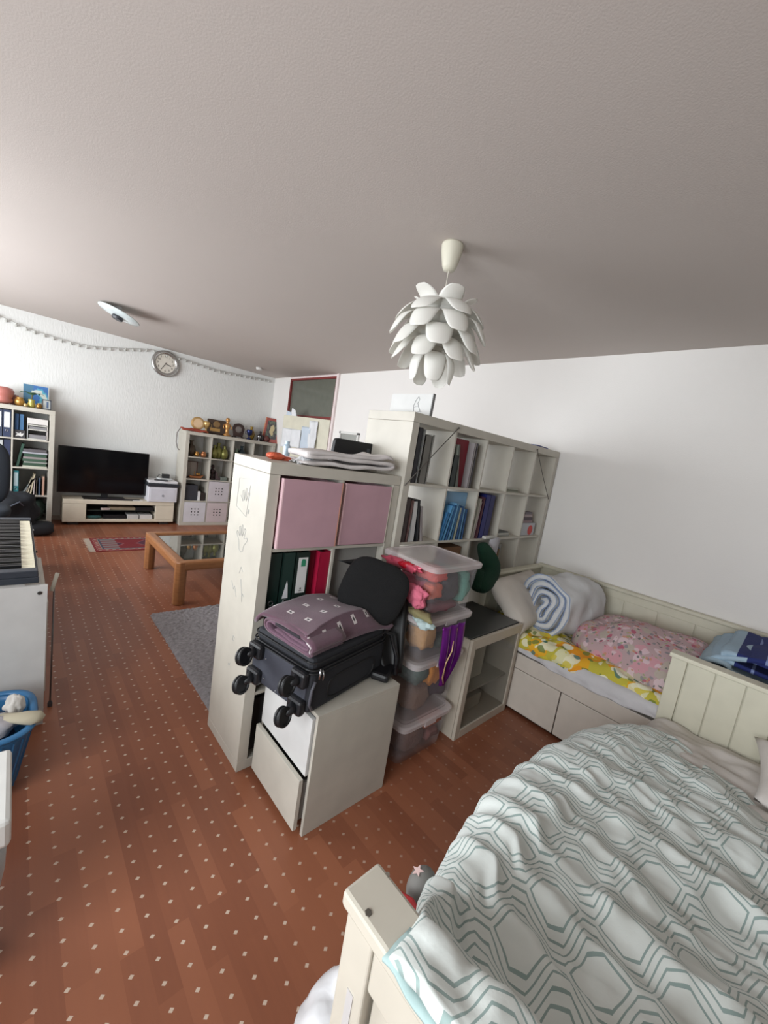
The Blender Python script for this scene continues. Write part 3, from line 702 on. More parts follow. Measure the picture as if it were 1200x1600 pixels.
b.o('frame', M((88, 62, 54), .5), t); B().bx(-.076, .076, .006, .01, .014, .251).o('backing', M((150, 142, 134), .7), t)
t = thing('model_boat', 'copper and gold model boat in the second row of the trophy shelf', 'model boat', (x0+.16, yf+.09, z0_))
b = B(); b.prism([(-.11, .05), (-.08, .01), (.08, .01), (.12, .06), (.06, .045), (-.05, .04)], -.03, .03, 'y'); b.o('hull', COPPER, t, bev=.006)
b = B(); b.ball((.04, 0, .07), (.035, .02, .025), 8); b.tube([(-.02, 0, .04), (-.02, 0, .12)], .004, 6); b.o('deck_house', GOLD, t, smooth=True)
B().bx(-.09, .09, -.025, .025, 0, .0105).o('plinth', M((92, 62, 44), .5), t)
x0, x1, z0_, z1_, yf = fc(1, 1)
trophy(x0+.07, yf+.1, z0_, 1.75, (58, 44, 46), 'dark figurine standing in the second cell of the second row', 'fig', 'figurine')
o = B().prism([(0, 0), (.14, 0), (.12, .03), (.05, .05), (.02, .13), (.0, .14)], -.05, .05, 'y').o('dark_ornament', M((84, 66, 68), .6), loc=(x0+.12, yf+.12, z0_), bev=.01); tag(o, 'low brown sloping ornament beside the dark figurine', 'ornament')
boxy('green_box', 'small grey-green box at the right of the brown ornament', 'box', x0+.20, x0+.29, yf+.03, yf+.13, z0_, z0_+.06, M((112, 120, 112), .7))
x0, x1, z0_, z1_, yf = fc(0, 2)
boxy('black_box', 'black cube box in the third row of the trophy shelf', 'box', x0+.01, x0+.20, yf+.04, yf+.25, z0_, z0_+.245, M((52, 54, 62), .6), .006)
t = thing('photo_stand', 'small dark photo in a white stand beside the black box', 'photo', (x0+.255, yf+.03, z0_))
B().bx(-.05, -.015, 0, .04, 0, .15).o('white_side', M((222, 222, 222), .5), t); B().bx(-.015, .06, 0, .02, 0, .135).o('photo', M((44, 36, 34), .4), t)
# top row of the trophy shelf
t = thing('scarf', 'thin red embroidered scarf lying over the left corner of the trophy shelf', 'scarf', (1.99, 6.68, TT))
def f(u, v): return Vector((-.12+.38*u, -.07+.12*v, .012+.035*abs(math.sin(u*5+v*2))*(.4+.6*v)+.02*noise.noise(Vector((u*4, v*4, 1)))))
b = B(); b.grid(f, 26, 10); o = b.o('cloth', M((168, 74, 56), .8), t, smooth=True); md = o.modifiers.new('s', 'SOLIDIFY'); md.thickness = .012
b = B(); b.tube([(-.10, .10, .03), (-.14, .12, -.05), (-.145, .12, -.2), (-.12, .12, -.29), (-.09, .12, -.32)], .005, 6); b.o('cord', M((70, 50, 48), .7), t)
t = thing('mantel_clock', 'gold round desk clock at the left of the trophies', 'clock', (2.13, 6.80, TT))
b = B(); b.lathe([(.095, 0), (.10, .01), (.10, .035), (.085, .04)], seg=28); b.o('rim', M((214, 176, 120), .35, .6), t, loc=(0, .0, .135), rot=(PI/2, 0, 0))
b = B(); b.lathe([(.07, 0), (.07, .003)], seg=28); b.o('dial', M((232, 200, 160), .5), t, loc=(0, -.0405, .135), rot=(PI/2, 0, 0))
B().bx(-.07, .07, -.05, .03, 0, .04).o('base', M((176, 96, 60), .5), t, bev=.006)
trophy(2.27, 6.80, TT, 1.45, (222, 186, 120), 'pale gold cup between the desk clock and the dark plaque', 'cup')
t = thing('award_plaque', 'dark wooden plaque with gold medallion and plate', 'plaque', (2.43, 6.80, TT))
B().bx(-.15, .15, -.005, .015, .012, .24).o('board', M((74, 56, 44), .5), t, bev=.01)
b = B(); b.lathe([(.055, 0), (.055, .006), (.045, .01)], seg=24); b.o('medallion', M((150, 120, 80), .4, .5), t, loc=(0, -.005, .165), rot=(PI/2, 0, 0))
B().bx(-.10, .06, -.009, -.005, .05, .10).o('plate', M((190, 150, 90), .4, .5), t); B().bx(-.15, .15, -.03, .03, 0, .012).o('base', M((50, 36, 30), .5), t)
trophy(2.605, 6.80, TT, 2.15, (206, 152, 92), 'tall copper-gold statuette between the two dark plaques', 'fig', 'figurine')
t = thing('award_plaque', 'dark round-topped plaque with silver shield', 'plaque', (2.80, 6.80, TT))
b = B(); pts = [(-.08, .02), (.08, .02), (.105, .16), (.08, .22), (.0, .245), (-.08, .22), (-.105, .16)]; b.prism(pts, -.005, .015, 'y'); b.o('board', M((64, 46, 42), .5), t, bev=.006)
b = B(); b.lathe([(.055, 0), (.055, .005), (.035, .012)], seg=24); b.o('shield', M((150, 142, 138), .3, .6), t, loc=(0, -.005, .14), rot=(PI/2, 0, 0))
B().bx(-.09, .09, -.035, .035, 0, .02).o('base', M((40, 30, 28), .5), t); B().bx(-.04, .04, -.037, -.0355, .004, .016).o('name_plate', METAL, t)
trophy(2.98, 6.76, TT, 1.3, (40, 50, 100), 'dark blue goblet in front of the gold pitcher', 'cup', 'goblet')
trophy(3.05, 6.85, TT, 1.75, (170, 140, 66), 'brass pitcher behind the dark blue goblet', 'vase', 'vase')
t = thing('dark_bottle', 'small black bottle with a square foot on the trophy shelf', 'bottle', (3.20, 6.80, TT))
b = B(); b.lathe([(.055, 0), (.06, .01), (.06, .09), (.02, .12), (.018, .165), (.024, .17)], seg=20); b.o('bottle', M((36, 26, 32), .2), t, smooth=True)
trophy(3.14, 6.72, TT, .7, METAL, 'tiny silver cup left of the black bottle', 'cup')
o = B().ball((0, 0, .055), (.06, .04, .055), 10, nz=.25).o('brown_ornament', M((108, 62, 56), .5), smooth=True, loc=(3.31, 6.78, TT)); tag(o, 'reddish brown round ornament right of the black bottle', 'ornament')
t = thing('framed_picture', 'framed picture with a wide red mount leaning tilted at the corner', 'picture', (3.36, 6.76, TT+.006), -.75)
o = B().bx(-.15, .15, 0, .02, 0, .44).o('frame', M((150, 66, 56), .5), t, bev=.003, rot=(-.22, .05, 0))
B().bx(-.15, -.135, -.003, 0, 0, .44).bx(.135, .15, -.003, 0, 0, .44).o('gilt_edge', M((206, 140, 100), .4, .3), t, rot=(-.22, .05, 0))
b = B(); b.grid(lambda u, v: Vector((-.10+.20*u, -.0035, .06+.33*v)), 30, 40); o = b.o('painting', PRINTPAPER, t, rot=(-.22, .05, 0))
def pc(co):
    d = math.hypot(co.x/.4, (co.z-.22)/1.0); n = noise.noise(Vector((co.x*30, co.z*18, 2)))
    return (176, 160, 120) if d < .10+.05*n else ((88, 96, 80) if n > .1 else (58, 52, 54))
paint(o, pc)

# ------------------------------------------------------------------ left far shelf contents
x0, x1, z0_, z1_, yf = lcell(3, 0)
for k, (cc, lb) in enumerate((((52, 88, 132), 'blue file at the left of the paper tray, top right cell'), ((74, 118, 160), 'lighter blue file left of the white paper tray'))):
    book_(x0+.01+.045*k, yf+.05, z0_+.1, .04, .2, .19, cc, lb)
boxy('printed_box', 'dark box with white leaf print under the blue files', 'box', x0+.005, x0+.11, yf+.03, yf+.24, z0_, z0_+.098, M((60, 58, 60), .6))
o = B().prism([(0, .0), (.02, .03), (.0, .05), (.035, .04), (.05, .055), (.055, .035), (.08, .045), (.07, .015), (.06, .0), (.03, .012)], -.002, 0, 'y').o('leaf_print', M((214, 212, 208), .7)); 
o.parent = bpy.data.objects['printed_box']; o.location = (-.04, -.106, .02)
t = thing('paper_tray', 'white two-level paper tray in the top right cell of the left shelf', 'paper tray', (x0+.225, yf+.03, z0_))
B().bx(-.10, .095, 0, .25, .19, .26).o('top_box', M((218, 214, 210), .5), t, bev=.003)
for z in (.17, .115, .0): B().bx(-.09, .09, 0, .25, z, z+.012).o('tray', M((206, 204, 196), .5), t)
B().bx(.085, .095, 0, .25, 0, .19).o('side', M((196, 190, 184), .5), t); B().bx(-.10, -.092, 0, .25, 0, .19).o('side', M((176, 178, 178), .5), t)
B().bx(-.085, .08, .01, .24, .013, .06).bx(-.085, .08, .01, .24, .128, .16).o('papers', M((132, 130, 132), .8), t)
x0, x1, z0_, z1_, yf = lcell(3, 1)
boxy('green_file', 'dark green file leaning at the left of the paper piles', 'file', x0+.03, x0+.055, yf+.04, yf+.26, z0_+.0, z0_+.29, M((52, 84, 70), .7), rot=(0, .18, 0))
z = z0_
for k, cc in enumerate(((196, 196, 180), (58, 84, 66), (176, 178, 172), (64, 92, 74), (150, 142, 140), (60, 88, 72), (178, 180, 188), (96, 92, 96))):
    h = [.02, .035, .018, .03, .025, .04, .018, .035][k]
    boxy('folder', 'bottom|second|third|fourth|fifth|sixth|seventh|topmost'.split('|')[k]+' folder of the flat green and white pile, left shelf', 'folder', x0+.09+.006*(k % 3), x1-.012-.008*(k % 2), yf+.02+.006*(k % 3), yf+.27, z, z+h, M(cc, .7), .001, 'flat folders pile'); z += h+.001
x0, x1, z0_, z1_, yf = lcell(3, 2)
binder(x0+.008, yf+.03, z0_, (44, 128, 134), 'teal ring binder with a pale label in the third row', th=.052, h=.30, labc=(176, 196, 200), ring=True)
bks = [(.085, .012, .26, (150, 154, 154), .5), (.112, .012, .21, (190, 178, 158), .32), (.135, .014, .22, (206, 194, 172), .2), (.16, .020, .27, (196, 184, 156), .14), (.195, .014, .20, (206, 192, 186), .04), (.222, .012, .19, (96, 84, 70), .0), (.246, .022, .22, (68, 84, 104), 0), (.28, .026, .24, (188, 150, 130), 0)]
nm = ['grey paperback leaning far right', 'cream booklet leaning left of centre', 'pale yellow booklet leaning', 'tall straw coloured book', 'pinkish white thin book', 'thin brown book', 'dark blue book with white marks', 'peach coloured book at the right end']
for (dx, th, h, cc, ln), lb in zip(bks, nm): book_(x0+dx, yf+.03, z0_, th, .2, h, cc, lb+', third row of the left shelf', ln, group='books in the third row of the left shelf')
x0, x1, z0_, z1_, yf = lcell(3, 3)
o = B().ball((0, 0, .14), (.13, .12, .14), 14, nz=.35, nf=2).o('green_bag', M((44, 62, 52), .9), smooth=True, loc=(x0+.2, yf+.17, z0_)); tag(o, 'dark green cloth bag in the bottom cell of the left shelf', 'bag')
x0, x1, z0_, z1_, yf = lcell(2, 0)
binder(x1-.075, yf+.03, z0_, (46, 56, 84), 'dark blue ring binder with a white label, right of its pair', th=.07)
binder(x1-.150, yf+.03, z0_, (58, 66, 88), 'blue-grey ring binder at the frame edge of the left shelf', th=.07)
x0, x1, z0_, z1_, yf = lcell(2, 1)
t = thing('letter_drawers', 'grey stack of letter drawers in the second row of the left shelf', 'drawers', (x1-.21, yf+.03, z0_))
B().bx(0, .14, .006, .25, 0, .31).o('case', M((166, 168, 168), .5), t)
for k in range(6): B().bx(.004, .136, 0, .0055, .006+k*.05, .05+k*.05).o('drawer', M((190, 192, 190), .5), t, bev=.001)
binder(x1-.066, yf+.04, z0_, (44, 52, 80), 'navy ring binder right of the grey letter drawers', th=.06, lab=False)
x0, x1, z0_, z1_, yf = lcell(2, 2)
binder(x1-.075, yf+.03, z0_, (48, 36, 46), 'dark plum ring binder with a pale label in the third row', th=.06, labc=(196, 192, 190))
# on top of the left shelf
t = thing('vase', 'dusty pink glass vase at the left end of the left shelf top', 'vase', (-.11, 6.80, TT))
b = B(); b.lathe([(.05, 0), (.09, .02), (.10, .05), (.085, .07), (.10, .1), (.11, .15), (.09, .19), (.05, .2)], seg=24); b.o('body', M((186, 116, 106), .3), t, smooth=True)
trophy(.045, 6.80, TT, 1.15, (206, 156, 84), 'small gold pot left of the brown shell ornament', 'pot', 'pot')
o = B().ball((0, 0, .06), (.065, .05, .06), 12, nz=.4, nf=2.5).o('shell_ornament', M((150, 100, 92), .5), smooth=True, loc=(.0, 6.86, TT)); tag(o, 'reddish brown shell ornament on the left shelf', 'ornament')
t = thing('potted_plant', 'brass pot with a small spreading green leaf plant', 'plant', (.155, 6.74, TT))
b = B(); b.lathe([(.03, 0), (.04, .015), (.036, .05), (.028, .07), (.034, .09), (.03, .10)], seg=18); b.o('pot', M((190, 180, 96), .35, .5), t, smooth=True)
for k in range(7):
    a = k*.9; L = .11
    def f(u, v, a=a): 
        r = .012+L*u; wv = .045*math.sin(PI*min(1, u*.9+.1))*(v-.5)*2
        return Vector((math.cos(a)*r-math.sin(a)*wv, (math.sin(a)*r+math.cos(a)*wv)*.6, .15+.05*math.sin(u*2.2)-.03*u+.01*abs(v-.5)))
    b = B(); b.grid(f, 8, 5); b.o('leaf', M((64, 104, 78), .6), t, smooth=True)
b = B(); b.tube([(0, 0, .09), (.005, 0, .16)], .006, 6); b.o('stem', M((90, 84, 50), .7), t)
t = thing('small_painting', 'blue painting with a white curling wave standing on the left shelf', 'painting', (.20, 6.88, TT))
b = B(); b.bx(-.125, .125, 0, .018, 0, .285); b.o('canvas', M((206, 214, 214), .7), t, rot=(-.08, 0, 0))
b = B(); b.grid(lambda u, v: Vector((-.12+.235*u, -.0015, .005+.275*v)), 40, 40); o = b.o('painted_face', PRINTPAPER, t, rot=(-.08, 0, 0))
def pc(co):
    x, z = co.x/.12, (co.z-.14)/.14; d = abs(math.hypot(x-.0, z+.2)-.65+.2*noise.noise(co*25))
    return (206, 214, 206) if d < .17 and x > -.35 else ((90, 170, 190) if d < .32 and x > .1 else ((74, 120, 150) if x < -.2 else (60, 108, 168)))
paint(o, pc)
t = thing('framed_photo', 'small dark framed photo at the right end of the left shelf top', 'photo frame', (.295, 6.70, TT))
b = B(); w, h = .045, .125
for a in ((-w, w, 0, .01), (-w, w, h-.01, h), (-w, -w+.008, 0, h), (w-.008, w, 0, h)): b.bx(a[0], a[1], 0, .015, a[2], a[3])
b.o('frame', M((60, 66, 76), .4), t, rot=(-.1, 0, 0)); B().bx(-.037, .037, .005, .01, .01, .115).o('photo', M((176, 178, 174), .4), t, rot=(-.1, 0, 0))
B().bx(.0, .02, .004, .0048, .02, .10).o('photo_print', M((80, 100, 130), .4), t, rot=(-.1, 0, 0))
trophy(.225, 6.70, TT, .7, GOLD, 'tiny gold pot between plant and framed photo', 'pot', 'pot')
trophy(.10, 6.69, TT, .45, (214, 180, 120), 'very small brass bowl in front of the plant pot', 'pot', 'bowl')

# bags heaped in front of the left shelf
o = B().ball((0, 0, .24), (.33, .22, .25), 20, e=.8, nz=.22, nf=2.2, seed=4).o('sports_bag', M((18, 22, 30), .8, bump=.2, bscale=40), smooth=True, loc=(-.10, 6.26, 0)); tag(o, 'big dark navy bag slumped in front of the left shelf', 'bag')
b = B(); b.tube([(.0, -.20, .2), (.06, -.24, .36), (.16, -.20, .42), (.24, -.1, .30)], .008, 6)
b.o('strap', M((90, 96, 110), .6), o)
o = B().ball((0, 0, .08), (.17, .15, .085), 16, e=.8, nz=.12, nf=1.6, seed=9).o('black_pouch', M((22, 24, 30), .8), smooth=True, loc=(.22, 6.20, 0)); tag(o, 'small black bag on the floor right of the navy bag', 'bag')
B().bx(-.06, .0, -.152, -.148, .09, .105).o('white_logo', M((200, 200, 200), .6), o, rot=(0, -.3, 0))
t = thing('desk_chair', 'dark blue-grey high chair back at the left frame edge', 'chair', (-.245, 5.6, 0))
B().ball((0, 0, .80), (.23, .06, .33), 14, e=.6).o('backrest', M((24, 31, 40), .8), t, smooth=True)
B().ball((0, -.22, .46), (.24, .24, .05), 12, e=.5).o('seat', M((26, 33, 43), .8), t, smooth=True)
b = B(); b.tube([(0, -.2, .05), (0, -.2, .43)], .025, 8); 
for k in range(5): a = k*2*PI/5; b.tube([(0, -.2, .08), (.2*math.cos(a), -.2+.2*math.sin(a), .03)], .015, 6)
b.tube([(0, -.2, .42), (0, .04, .5), (0, .03, .7)], .014, 6); b.o('base', BLACK, t)

# wall clock, garland, smoke detector, far ceiling lamp
t = thing('wall_clock', 'round silver-rimmed wall clock near the ceiling above the television', 'clock', (1.66, YB, 2.43))
b = B(); b.lathe([(.185, 0), (.19, .02), (.19, .045), (.165, .058), (.135, .045), (.135, .035)], seg=48); b.o('rim', M((200, 200, 198), .25, .9), t, smooth=True, rot=(PI/2, 0, 0))
b = B(); b.lathe([(.137, 0), (.137, .002)], seg=40); b.o('dial', M((222, 216, 204), .6), t, loc=(0, -.036, 0), rot=(PI/2, 0, 0))
for k in range(12):
    cu = bpy.data.curves.new('numeral', 'FONT'); cu.body = str(12 if k == 0 else k); cu.size = .042; cu.align_x = 'CENTER'; cu.align_y = 'CENTER'; cu.extrude = .0006
    oc = bpy.data.objects.new('numeral', cu); COL.objects.link(oc); dg = bpy.context.evaluated_depsgraph_get(); me = bpy.data.meshes.new_from_object(oc.evaluated_get(dg))
    bpy.data.objects.remove(oc); on = bpy.data.objects.new('numeral', me); COL.objects.link(on); me.materials.clear(); me.materials.append(M((70, 64, 58), .6))
    a = k*PI/6; on.parent = t; on.location = (.104*math.sin(a), -.039, .104*math.cos(a)); on.rotation_euler = (PI/2, 0, 0)
DK = M((40, 36, 34), .5)
B().bx(-.004, .004, -.043, -.041, -.01, .075).o('hour_hand', DK, t, rot=(0, math.radians(108), 0))
B().bx(-.003, .003, -.046, -.044, -.02, .10).o('minute_hand', DK, t, rot=(0, math.radians(212), 0))
gp = [(-.6, 2.62), (-.144, 2.503), (.145, 2.432), (.459, 2.405), (.70, 2.40), (1.056, 2.475), (1.448, 2.575), (1.888, 2.560), (2.43, 2.52), (2.95, 2.55), (3.428, 2.587)]
t = thing('pompom_garland', 'white garland of small tassels strung along the top of the back wall', 'garland', (0, YB, 0))
def gz(x):
    for i in range(len(gp)-1):
        if gp[i][0] <= x <= gp[i+1][0]: return gp[i][1]+(gp[i+1][1]-gp[i][1])*(x-gp[i][0])/(gp[i+1][0]-gp[i][0])
    return 2.5
b = B(); b.tube([(x, -.03, gz(x)+.012) for x in [(-.6+.15*i) for i in range(27)]], .0035, 5); b.o('string', M((178, 178, 172), .8), t)
tm = None; x = -.35; k = 0
while x < 3.42:
    if tm is None:
        b = B(); b.lathe([(.004, .012), (.007, .0), (.016, -.022), (.013, -.034)], seg=8); tm = b.o('tassel', M((196, 196, 190), .9), t, smooth=True); q = tm
    else: q = tm.copy(); COL.objects.link(q)
    q.location = (x, -.03, gz(x)+.006); q.rotation_euler = (0, .3*math.sin(k*2.3), 0); x += .088; k += 1
b = B(); b.lathe([(.05, 0), (.052, -.012), (.045, -.035), (.02, -.04)], seg=20)
tag(b.o('smoke_detector', M((220, 218, 214), .5), smooth=True, loc=(2.85, 6.36, H)), 'small white smoke detector on the ceiling near the far corner', 'smoke detector')
t = thing('ceiling_lamp', 'glass dish ceiling lamp with a dark centre cap near the television', 'ceiling lamp', (.76, 5.12, 2.565))
b = B(); b.lathe([(.0, -.012), (.10, -.010), (.185, .008), (.19, .014), (.10, .0), (.02, .0)], seg=40); b.o('glass_dish', M((206, 216, 216), .15), t, smooth=True, rot=(0, .30, 0))
b = B(); b.lathe([(.045, -.045), (.052, -.03), (.05, -.012)], seg=20); b.o('centre_cap', M((54, 56, 62), .4), t, rot=(0, .30, 0))
b = B(); b.lathe([(.02, 0), (.03, .085)], seg=12); b.o('stem', M((190, 190, 190), .4), t)

# ------------------------------------------------------------------ pendant lamp
t = thing('pendant_lamp', 'white petal pendant lamp hanging from the ceiling in the middle', 'lamp', (1.55, 1.435, H))
PET = mat_translucent('petal_plastic', (246, 245, 240))
b = B(); b.lathe([(.052, 0), (.054, -.008), (.050, -.04), (.036, -.10), (.028, -.118), (.006, -.122)], seg=28); b.o('ceiling_cup', M((222, 218, 200), .5), t, smooth=True)
ZL = -.43
b = B(); b.tube([(0, 0, -.12), (-.006, -.004, -.26), (-.01, -.006, ZL+.05)], .003, 6); b.o('cord', M((206, 200, 188), .6), t)
b = B(); b.lathe([(.02, .07), (.035, .05), (.04, -.05), (.03, -.10)], (-.01, -.006, ZL), 16); b.o('lamp_core', M((214, 210, 200), .5), t, smooth=True)
def petal(phi, path, w, cup, tip=.6, zr=0):
    P = [Vector(p) for p in path]
    for _ in range(3):
        Q = [P[0]]
        for i in range(len(P)-1): Q += [P[i].lerp(P[i+1], .25), P[i].lerp(P[i+1], .75)]
        P = Q+[P[-1]]
    n = len(P)
    def f(u, v):
        q = P[min(n-1, int(u*(n-1)+.5))]; ww = w*(.62+.38*min(1, u*2.2))
        e = 1 if u < tip else math.sqrt(max(0, 1-((u-tip)/(1-tip))**2))
        s = (v-.5)*2*max(e, .03); xx = math.sin(s*.95)*ww/2/.95*1.0; inw = (1-math.cos(s*1.15))*cup
        r = q.x-inw
        return Vector((-.01+math.cos(phi)*r-math.sin(phi)*xx, -.006+math.sin(phi)*r+math.cos(phi)*xx, ZL+q.y))
    b = B(); b.grid(f, 18, 9); o = b.o('petal', PET, t, smooth=True)
    md = o.modifiers.new('s', 'SOLIDIFY'); md.thickness = .0012
def rowp(n, ph0, path, w, cup, tip=.6):
    for k in range(n):
        jit = random.uniform(-.06, .06); s = random.uniform(.96, 1.04)
        petal(ph0+k*2*PI/n+jit, [(p[0]*s, p[1]) for p in path], w, cup, tip)
rowp(5, .55, [(.05, .06), (.080, .09), (.10, .13), (.125, .165), (.165, .19)], .150, .050, .40)
rowp(6, .15, [(.05, .08), (.10, .12), (.155, .135), (.20, .10), (.225, .055)], .158, .055, .50)
rowp(7, .75, [(.05, .04), (.12, .075), (.19, .075), (.225, .03), (.245, -.03)], .152, .055, .50)
rowp(7, .3, [(.05, -.01), (.12, .02), (.18, .01), (.215, -.04), (.238, -.10)], .150, .055, .52)
rowp(7, .8, [(.045, -.06), (.10, -.03), (.155, -.04), (.19, -.09), (.215, -.15)], .142, .050, .52)
rowp(5, .2, [(.04, -.10), (.08, -.09), (.105, -.12), (.115, -.17), (.10, -.235)], .125, .045, .5)

# ------------------------------------------------------------------ coffee table, rugs
t = thing('coffee_table', 'oak coffee table with a reflecting smoked glass top and rounded legs', 'table', (1.05, 3.56, 0), .01)
OAK = mat_wood('oak', (156, 106, 66), (118, 74, 44), .35); OAKD = mat_wood('oak_dark', (120, 66, 42), (92, 46, 30), .35)
Wt, Dt = 1.12, 1.13
def beam(x0, x1, y0, y1, name='rail'): return B().bx(x0, x1, y0, y1, .315, .40).o(name, OAK, t, bev=.022)
beam(.0, .09, .05, Dt-.05); beam(Wt-.09, Wt, .05, Dt-.05); beam(.05, Wt-.05, .0, .09); beam(.05, Wt-.05, Dt-.09, Dt)
for x, y in ((0, 0), (Wt-.1, 0), (0, Dt-.1), (Wt-.1, Dt-.1)):
    pts = [(x+.05+.05*math.cos(a*PI/4+PI/8)*1.05, y+.05+.05*math.sin(a*PI/4+PI/8)*1.05) for a in range(8)]
    b = B(); b.prism(pts, 0.0, .398, 'z'); b.o('leg', OAK, t, bev=.008)
m, nt, bb_ = newmat('smoked_glass', .04); bb_.inputs['Base Color'].default_value = lin((58, 60, 56)); bb_.inputs['Specular IOR Level'].default_value = 1.0; bb_.inputs['Coat Weight'].default_value = 1; bb_.inputs['Coat IOR'].default_value = 2.2
B().bx(.085, Wt-.085, .085, Dt-.085, .372, .382).o('glass_top', m, t)

b = B()
def f(u, v):
    x, y = .842+1.75*u, 2.02+1.43*v; e = min(u*1.75, (1-u)*1.75, v*1.43, (1-v)*1.43)
    h = .010+.016*min(1, e/.03)+.009*noise.noise(Vector((x*28, y*46, 0)))+.008*noise.noise(Vector((x*75, y*75, 3)))
    return Vector((x+.006*noise.noise(Vector((y*30, 1, 0))), y, max(.001, h) if 0 < u < 1 and 0 < v < 1 else .001))
b.grid(f, 240, 200)
m, nt, bb_ = newmat('grey_shag', .95); tc = nt.nodes.new('ShaderNodeTexCoord')
nt.links.new(mixc(texnoise(mapping(tc.outputs['Object'], (1, 1.8, 1)), 38, 5), lin((108, 102, 104)), lin((186, 182, 184))), bb_.inputs['Base Color'])
bump(nt, bb_, texnoise(tc.outputs['Object'], 260, 3), 1, .01)
tag(b.o('shag_rug', m, smooth=True), 'grey shaggy rug on the floor behind the narrow white shelf', 'rug')

t = thing('persian_rug', 'small dark red oriental rug with a patterned border near the television', 'rug', (.66, 5.34, 0))
b = B(); b.grid(lambda u, v: Vector((.045+1.30*u, .59*v, .007)), 200, 90)
b.bx(.045, 1.345, 0, .59, 0, .0068)
o = b.o('woven_field', PRINT, t)
def pc(co):
    x, y = co.x-.045, co.y; e = min(x, 1.3-x); ey = min(y, .59-y); ee = min(e, ey)
    if ee < .02: return (112, 24, 30)
    if ee < .075: return (140, 130, 116) if math.sin(x*95)*math.sin(y*95) > .1 or ee < .026 or ee > .07 else (130, 40, 44)
    if ee < .095: return (60, 60, 76)
    if e < .25: return (112, 108, 106) if math.sin(y*70) > .2 else (110, 50, 54)
    q = abs(((x*2.6) % 1)-.5)*2+abs(y-.295)*4.2
    return (128, 78, 82) if .62 < q < .70 else ((140, 122, 108) if q < .10 else ((72, 26, 46) if q < .6 else (108, 16, 26)))
paint(o, pc)
b = B()
for k in range(34):
    y = .008+.0172*k; b.tube([(.045, y, .004), (.02, y+.004*math.sin(k), .004), (-.012+.01*math.sin(k*1.7), y+.006*math.sin(k*2.1), .003)], .0035, 4)
o = b.o('fringe', M((204, 194, 178), .9), t); o['kind'] = 'stuff'

# ------------------------------------------------------------------ keyboard on its white desk, drawer units, basket
t = thing('white_desk', 'white desk with a blank end panel carrying the piano keyboard', 'desk', (-.35, 2.36, 0))
B().bx(-.5, .481, 0, .022, 0, .735).o('end_panel', WHITE2, t, bev=.001)
B().bx(-.5, .40, .023, 1.2, .713, .735).o('top', WHITE2, t, bev=.001)
B().bx(-.5, .40, 1.2, 1.222, 0, .735).o('end_panel', WHITE2, t, bev=.001)
b = B(); b.lathe([(.004, 0), (.008, .001), (.009, .003), (.004, .004)], seg=14); b.o('cam_lock', DARKMETAL, t, loc=(.452, -.0005, .70), rot=(PI/2, 0, 0))
b = B(); b.lathe([(.004, 0), (.008, .001), (.009, .003), (.004, .004)], seg=14); b.o('cam_lock', DARKMETAL, t, loc=(.452, -.0005, .08), rot=(PI/2, 0, 0))
t = thing('piano_keyboard', 'dark electric piano keyboard with white and black keys on the white desk', 'keyboard', (.088, 2.40, .736))
B().bx(-.34, .012, 0, 1.16, 0, .03).o('case', M((44, 50, 60), .5), t, bev=.004)
B().bx(-.34, .008, 0, .055, .03, .062).o('end_block', M((46, 52, 62), .5), t, bev=.004)
B().bx(-.34, .008, 1.105, 1.16, .03, .062).o('end_block', M((46, 52, 62), .5), t, bev=.004)
IV = M((232, 226, 200), .35); km = None
for k in range(44):
    if km is None: q = km = B().bx(-.148, .0, 0, .0222, 0, .022).o('white_key', IV, t, bev=.001)
    else: q = km.copy(); COL.objects.link(q)
    q.location = (0, .058+.0236*k, .031)
bmk = None; pat = [1, 1, 0, 1, 1, 1, 0]
for k in range(43):
    if pat[k % 7] == 0: continue
    if bmk is None: q = bmk = B().bx(-.148, -.050, -.0065, .0065, 0, .016).o('black_key', M((18, 20, 24), .3), t, bev=.002)
    else: q = bmk.copy(); COL.objects.link(q)
    q.location = (0, .058+.0236*(k+1)-.0007, .0535)
for nm_, y0, y1, xx, zz, lb in (('drawer_unit', 2.62, 3.46, .15, .55, 'low white drawer unit beside the piano desk, the nearer one'), ('drawer_unit', 3.50, 4.25, .13, .53, 'low white drawer unit further behind the piano desk')):
    t = thing(nm_, lb, 'drawers', (xx, y0, 0))
    B().bx(-.45, -.018, 0, y1-y0, 0, zz).o('body', M((206, 204, 196), .5), t, bev=.002)
    n = 3
    for j in range(n):
        d = B().bx(-.0175, 0, .006, y1-y0-.006, .02+j*(zz-.02)/n, .012+(j+1)*(zz-.02)/n).o('drawer', M((214, 210, 200), .5), t, bev=.002)
        B().box((.008, (y1-y0)/2, .02+(j+.6)*(zz-.02)/n), (.016, .02, .016)).o('knob', DARKMETAL, d)
boxy('grey_crate', 'lilac grey storage crate at the far end of the drawer units', 'crate', -.25, .13, 4.32, 5.0, 0, .40, M((150, 156, 164), .6), .01)
t = thing('floor_stand', 'thin grey metal stand leaning at the corner of the piano desk', 'stand', (.165, 2.50, 0))
b = B(); b.tube([(0, 0, .02), (.0, .02, .66)], .004, 8); b.o('rod', M((120, 116, 116), .4, .6), t, smooth=True)
b = B(); b.tube([(-.012, -.01, .655), (.012, .03, .735)], .009, 8); b.o('clip', M((206, 204, 190), .5), t, smooth=True)
b = B(); b.lathe([(.010, 0), (.011, .02), (.007, .03)], seg=12); b.o('foot', M((60, 58, 62), .5), t)

